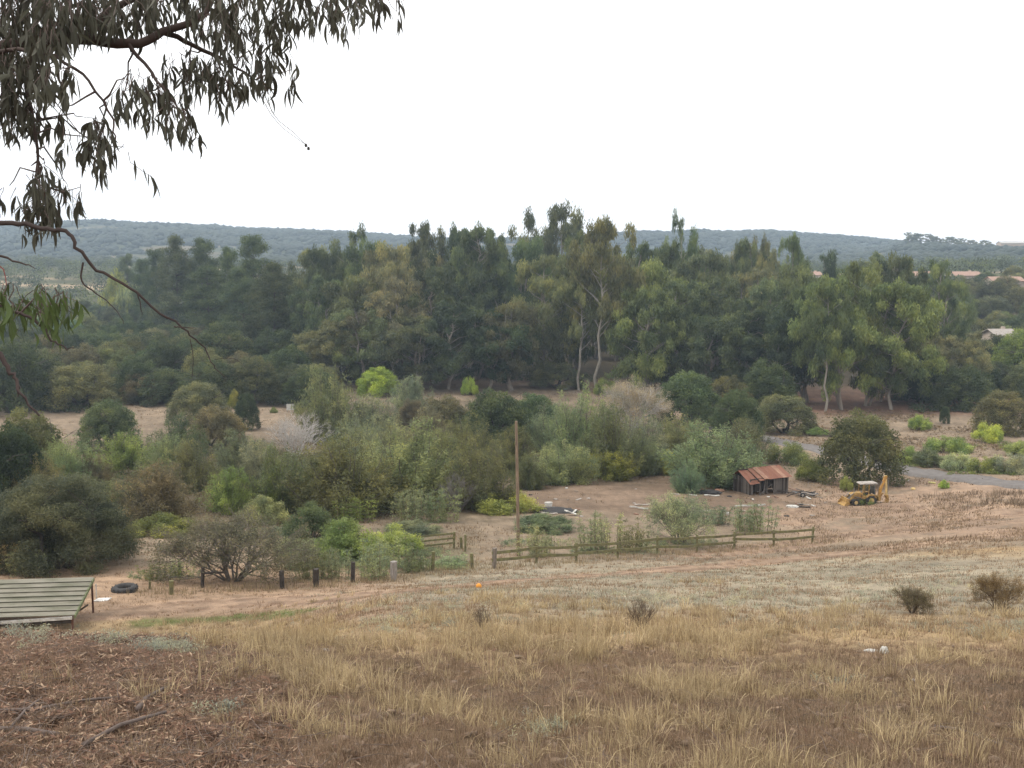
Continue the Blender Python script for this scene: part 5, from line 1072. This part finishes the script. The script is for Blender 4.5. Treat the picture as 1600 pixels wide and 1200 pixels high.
for (pts, r0, lb) in (([(-20, 1118), (60, 1112), (130, 1100), (210, 1090)], .032, 'long grey fallen branch lying across the leaf litter at the left edge'), ([(215, 1115), (228, 1092), (255, 1080), (285, 1068)], .036, 'crooked fallen branch in the middle of the leaf litter'),
                      ([(-20, 1146), (40, 1142), (90, 1150)], .045, 'thick dark fallen branch in the bottom left corner'), ([(15, 1140), (40, 1115), (66, 1092)], .02, 'thin pale stick standing out of the leaf litter at left'), ([(1460, 1135), (1500, 1145), (1560, 1160)], .03, 'brown stick half buried in thatch in the bottom right corner'),
                      ([(130, 1170), (190, 1150), (260, 1130)], .03, 'slanting fallen branch near the bottom of the leaf litter')):
    P = [hit(*q) + Vector((0, 0, .05)) for q in pts]; MB().tube(P, [r0 * (1 - .18 * i) for i in range(len(P))], 8).build('fallen_branch', M_twig, True, label=lb, cat='branch', color=(.17, .13, .11))
# single tall dead stalks with names
for (px, b, t, lb) in ((752, 985, 944, 'dark dead weed stalks standing above the straw below the orange ball'), (1000, 985, 930, 'upright dead twiggy stalks above the straw right of centre'), (1560, 950, 895, 'brown dead bush on the slope at the right margin'), (1425, 960, 915, 'low brown dead bush left of the one at the right margin')):
    V('halfbare' if 'bush' in lb else 'bare', px, b, t, (b - t) * (1.2 if 'bush' in lb else .8), (.11, .08, .05) if 'golden' not in lb else (.36, .26, .12), lb, bark=(.16, .11, .08))

# ------------------------------------------------------------------ the eucalyptus overhead, trunk outside the frame on the left
def near_tree():
    r = np.random.default_rng(5); tx, ty = -6.6, 5.4; tz = g1(tx, ty)
    root = empty('eucalyptus_tree', (tx, ty, tz), label='nearby eucalyptus whose dark hanging leaves and limbs fill the top left corner', cat='tree'); O = np.array([tx, ty, tz])
    def limb(name, pts, r0, r1, sides=8, mat=M_bark, col=(.09, .062, .052)):
        P = np.array([np.array(p, float) for p in pts]) - O; rad = np.linspace(r0, r1, len(P)); S = []; Rr = []
        for i in range(len(P) - 1):
            a, b, c, d = P[max(i - 1, 0)], P[i], P[i + 1], P[min(i + 2, len(P) - 1)]
            for k in range(4):
                t = k / 4; S.append(.5 * ((2 * b) + (c - a) * t + (2 * a - 5 * b + 4 * c - d) * t * t + (3 * b - a - 3 * c + d) * t ** 3)); Rr.append(rad[i] + (rad[i + 1] - rad[i]) * t)
        S.append(P[-1]); Rr.append(rad[-1]); S = np.array(S); S[1:-1] += r.normal(size=S[1:-1].shape) * min(r0, .02) * .35
        return mobj(name, np_mesh(name, *npt([(S, Rr)], sides), mat, smooth=True), parent=root, color=col), S + O
    trunk = [(tx, ty, tz - .5), (tx + .05, ty, tz + 2.5), (tx - .1, ty + .1, tz + 5), (tx + .15, ty, tz + 8), (tx, ty, tz + 12)]
    limb('trunk', trunk, .42, .2, 14, col=(.32, .26, .22)); A = lambda px, py, Y: tuple(at(px, py, Y))
    L = []
    L.append(limb('branch', [(tx, ty, tz + 5.2), A(-200, 110, 6.4), A(-40, 85, 6.8), A(60, 62, 7), A(130, 60, 7), A(200, 68, 7), A(255, 50, 7.1), A(320, 20, 7.2), A(350, -60, 7.4), A(420, -120, 7.6)], .055, .014)[1])
    L.append(limb('branch', [A(-40, 85, 6.8), A(30, 78, 6.6), A(90, 90, 6.5), A(140, 130, 6.5), A(175, 185, 6.5), A(180, 220, 6.4)], .016, .004)[1])
    L.append(limb('branch', [A(255, 50, 7.1), A(300, 70, 7.3), A(360, 100, 7.5), A(400, 125, 7.6)], .022, .005)[1])
    L.append(limb('branch', [A(130, 60, 7), A(170, 20, 7.1), A(230, -10, 7.2), A(330, -40, 7.4), A(450, -40, 7.6), A(560, -30, 7.8)], .03, .006)[1])
    L.append(limb('branch', [A(200, 68, 7), A(225, 100, 6.9), A(265, 150, 6.8), A(285, 190, 6.8)], .016, .004)[1])
    L.append(limb('branch', [A(60, 62, 7), A(40, 110, 6.9), A(50, 170, 6.8), A(60, 250, 6.7), A(70, 300, 6.7)], .02, .005)[1])
    L.append(limb('branch', [(tx, ty, tz + 6.5), A(-100, -60, 6.8), A(60, -30, 6.9), A(180, -40, 7), A(300, -60, 7)], .06, .02)[1])
    D = (.085, .062, .055)
    L.append(limb('dead_branch', [(tx, ty, tz + 4.0), A(-150, 330, 5.8), A(-20, 346, 6.2), A(30, 350, 6.3), A(75, 360, 6.3), A(108, 364, 6.3), A(120, 388, 6.3), A(150, 418, 6.4), A(205, 450, 6.4), A(250, 488, 6.5), A(292, 518, 6.5), A(318, 543, 6.6), A(335, 570, 6.6), A(352, 590, 6.6)], .019, .002, 7, M_twig, D)[1])
    for pts, a, b in (([(130, 410), (129, 440), (150, 458), (178, 480), (193, 506)], .007, .002), ([(215, 458), (219, 475), (222, 492)], .005, .002), ([(272, 510), (285, 512), (304, 512)], .005, .002), ([(300, 590), (302, 560), (297, 530)], .002, .003), ([(335, 562), (365, 560), (385, 575)], .002, .001)):
        limb('dead_twig', [A(x, y, 6.4) for x, y in pts], a, b, 5, M_twig, D)
    L.append(limb('dead_branch', [(tx, ty, tz + 3.0), A(-160, 420, 5.4), A(-20, 472, 5.7), A(20, 487, 5.8), A(55, 500, 5.8), A(80, 530, 5.8), A(100, 542, 5.8), A(116, 544, 5.8)], .016, .002, 7, M_twig, D)[1])
    limb('dead_branch', [(tx, ty, tz + 2.6), A(-160, 470, 5.2), A(-15, 545, 5.4), A(8, 575, 5.4), A(24, 590, 5.4), A(32, 614, 5.4), A(62, 650, 5.4)], .02, .005, 7, M_twig, D)
    limb('dead_twig', [A(24, 590, 5.4), A(30, 605, 5.4), A(27, 620, 5.4)], .006, .003, 5, M_twig, D)
    limb('dead_branch', [A(-150, 330, 5.8), A(-20, 392, 6), A(30, 409, 6), A(55, 420, 6)], .012, .002, 6, M_twig, D); limb('dead_twig', [A(-20, 405, 6), A(5, 420, 6), A(10, 450, 6)], .006, .002, 5, M_twig, (.3, .1, .08))
    limb('hanging_twig', [A(395, 120, 7.6), A(418, 170, 7.5), A(442, 200, 7.5), A(478, 226, 7.5)], .003, .0015, 4, M_twig, D); limb('hanging_twig', [A(405, 130, 7.6), A(430, 182, 7.5), A(460, 208, 7.5), A(482, 231, 7.5)], .003, .0015, 4, M_twig, D)
    for q in ((478, 227), (482, 232)): p = at(*q, 7.5); m = MB().tube([(0, 0, .012), (0, 0, 0), (0, 0, -.012)], [.006, .011, .008], 8).build('seed_capsule', M_darkwood, parent=root); m.location = p - Vector(O)
    # hanging leaf sprays: (px, py, half width, half height, fill)
    CL = [(30, 5, 75, 40, 1.5), (110, 0, 70, 40, 1.5), (190, 0, 70, 38, 1.4), (270, -5, 60, 32, 1.3), (340, -8, 55, 30, 1.2), (420, -15, 50, 28, 1), (500, -18, 50, 26, 1), (570, -22, 40, 24, .8), (598, -4, 20, 22, .5),
          (20, 50, 60, 30, 1.2), (80, 40, 50, 25, 1), (20, 105, 55, 40, 1.3), (85, 115, 38, 32, 1), (0, 150, 45, 36, 1.1), (55, 165, 38, 30, .8), (15, 190, 26, 16, .7), (95, 195, 18, 30, .6), (5, 100, 40, 60, .7),
          (205, 120, 30, 26, .8), (238, 140, 32, 34, 1.1), (280, 100, 40, 36, 1.1), (288, 170, 16, 38, 1), (262, 170, 30, 20, .7), (330, 100, 42, 26, 1), (340, 40, 42, 34, 1.1), (385, 45, 38, 32, 1), (395, 92, 36, 28, 1), (435, 52, 22, 36, .9), (455, 115, 13, 12, .6), (370, 130, 28, 12, .6), (345, 125, 25, 22, .8), (200, 175, 8, 22, .5), (410, 100, 20, 22, .6), (430, 15, 30, 22, .9), (470, 5, 30, 22, .9), (505, 12, 28, 18, .7),
          (120, 215, 9, 24, .8), (160, 200, 26, 20, 1.3), (152, 230, 24, 28, 1.2), (195, 240, 11, 20, .9), (150, 200, 20, 30, .8),
          (48, 270, 28, 22, .9), (72, 300, 40, 26, 1.1), (15, 300, 22, 20, .5), (100, 295, 28, 24, 1.1), (62, 335, 22, 24, 1), (126, 305, 6, 26, .8), (70, 265, 12, 16, .6),
          (540, 8, 28, 20, .7), (566, 18, 9, 22, .6), (620, -12, 12, 20, .5), (535, 28, 12, 14, .4)]
    GRN = [(20, 450, 34, 14, .8), (70, 455, 42, 16, 1), (100, 465, 22, 18, 1), (50, 478, 50, 16, .9), (10, 480, 22, 18, .8)]
    leafV = []
    for s in range(6):        # sickle-shaped leaf hanging along -Z, 1 m long, scaled on use
        c = (.05 + .035 * s) * (1 if s % 2 else -1); m = 6; vs = []; fs = []; wd = .062 + .014 * (s % 3)
        for j in range(m + 1):
            t = j / m; w_ = wd * math.sin(math.pi * min(1, t * 1.02) ** .75) + .004; cx = c * math.sin(t * math.pi * .9); vs += [(cx - w_, .03 * math.sin(t * 3), -t), (cx, .03 * math.sin(t * 3) + w_ * .25, -t), (cx + w_, .03 * math.sin(t * 3), -t)]
        for j in range(m):
            for k in (0, 1): i = j * 3 + k; fs.append((i, i + 1, i + 4, i + 3))
        leafV.append((np.array(vs), np.array(fs)))
    lm = [np_mesh('leaf', v, f, M_near, tint=[.35 + .06 * i] * len(f), smooth=True) for i, (v, f) in enumerate(leafV)]
    items = []; tw = []
    pool = np.concatenate(L)
    for gi, G in enumerate((CL, GRN)):
        for (px, py, rx, ry, fl) in G:
            Yc = (6.9 + .3 * r.normal() + (px / 600) * .7) if gi == 0 else 5.9; ns = max(2, int(rx * ry / 68 * fl)); cen = np.array(at(px, py - ry * .5, Yc)); j = np.argmin(((pool - cen) ** 2).sum(1))
            tw.append((wander(pool[j] - O, cen - O, r, 5, .05), np.linspace(.008, .003, 5)))
            for _ in range(ns):
                a = r.uniform(0, 6.28); q = r.random() ** .5; sx = px + math.cos(a) * rx * q; sy = py + math.sin(a) * ry * q; p0 = np.array(at(sx, sy, Yc + r.normal() * .28)); L_ = r.uniform(.06, .16)
                p1 = p0 + np.array([r.normal() * .05, r.normal() * .05, -L_]); tw.append((wander((p0 * .55 + cen * .45) - O, p1 - O, r, 4, .06), (.003, .0025, .002, .0012)))
                for k in range(r.integers(4, 7)):
                    t = r.random(); items.append((p0 + (p1 - p0) * t, r.uniform(.09, .17) * (1 if gi == 0 else .95), r.uniform(0, 6.28), abs(r.normal() * .38), r.uniform(0, 6.28), r.integers(0, 6), gi))
    mobj('twigs', np_mesh('twigs', *npt(tw, 3), M_twig), parent=root, color=(.14, .1, .085), kind='stuff')
    items.sort(key=lambda it: np.linalg.norm(it[0]) / it[1])
    vis = [it for it in items if project(*it[0])[1] > 12 and project(*it[0])[0] > 5]; rest = [it for it in items if not (project(*it[0])[1] > 12 and project(*it[0])[0] > 5)]
    def mat_of(it): p, s, az, ti, rz, k, g = it; return Matrix.Translation(Vector(p - O)) @ Matrix.Rotation(az, 4, 'Z') @ Matrix.Rotation(ti, 4, 'X') @ Matrix.Rotation(rz, 4, 'Z') @ Matrix.Scale(s, 4)
    for it in vis[:300]:
        o = bpy.data.objects.new('leaf', lm[it[5]]); o.matrix_local = mat_of(it); o.parent = root; o.color = ((.08, .078, .055) if it[6] == 0 else (.085, .12, .04)) + (1,); COL.objects.link(o)
    for g, nm, c in ((0, 'foliage', (.08, .078, .055)), (1, 'lower_foliage', (.085, .12, .04))):
        Vs, Fs, ts, n = [], [], [], 0
        for it in vis[300:] + rest:
            if it[6] != g: continue
            v, f = leafV[it[5]]; M = np.array(mat_of(it)); Vs.append(v @ M[:3, :3].T + M[:3, 3]); Fs.append(f + n); n += len(v); ts.append(np.full(len(f), r.uniform(.1, .8)))
        if Vs: mobj(nm, np_mesh(nm, np.concatenate(Vs), np.concatenate(Fs), M_near, tint=np.concatenate(ts), smooth=True), parent=root, color=c, kind='stuff')
    print('near leaves', len(items))
near_tree()

# ------------------------------------------------------------------ haze
hm = bpy.data.materials.new('haze'); hm.use_nodes = True; hn = hm.node_tree; hn.nodes.clear(); ho = hn.nodes.new('ShaderNodeOutputMaterial'); hv = hn.nodes.new('ShaderNodeVolumePrincipled')
hv.inputs['Color'].default_value = (.66, .82, 1, 1); hv.inputs['Density'].default_value = .00024; hv.inputs['Anisotropy'].default_value = .2; hn.links.new(hv.outputs[0], ho.inputs['Volume'])
MB().box((0, 900, -60), (4800, 4000, 440)).build('haze', hm, kind='stuff')
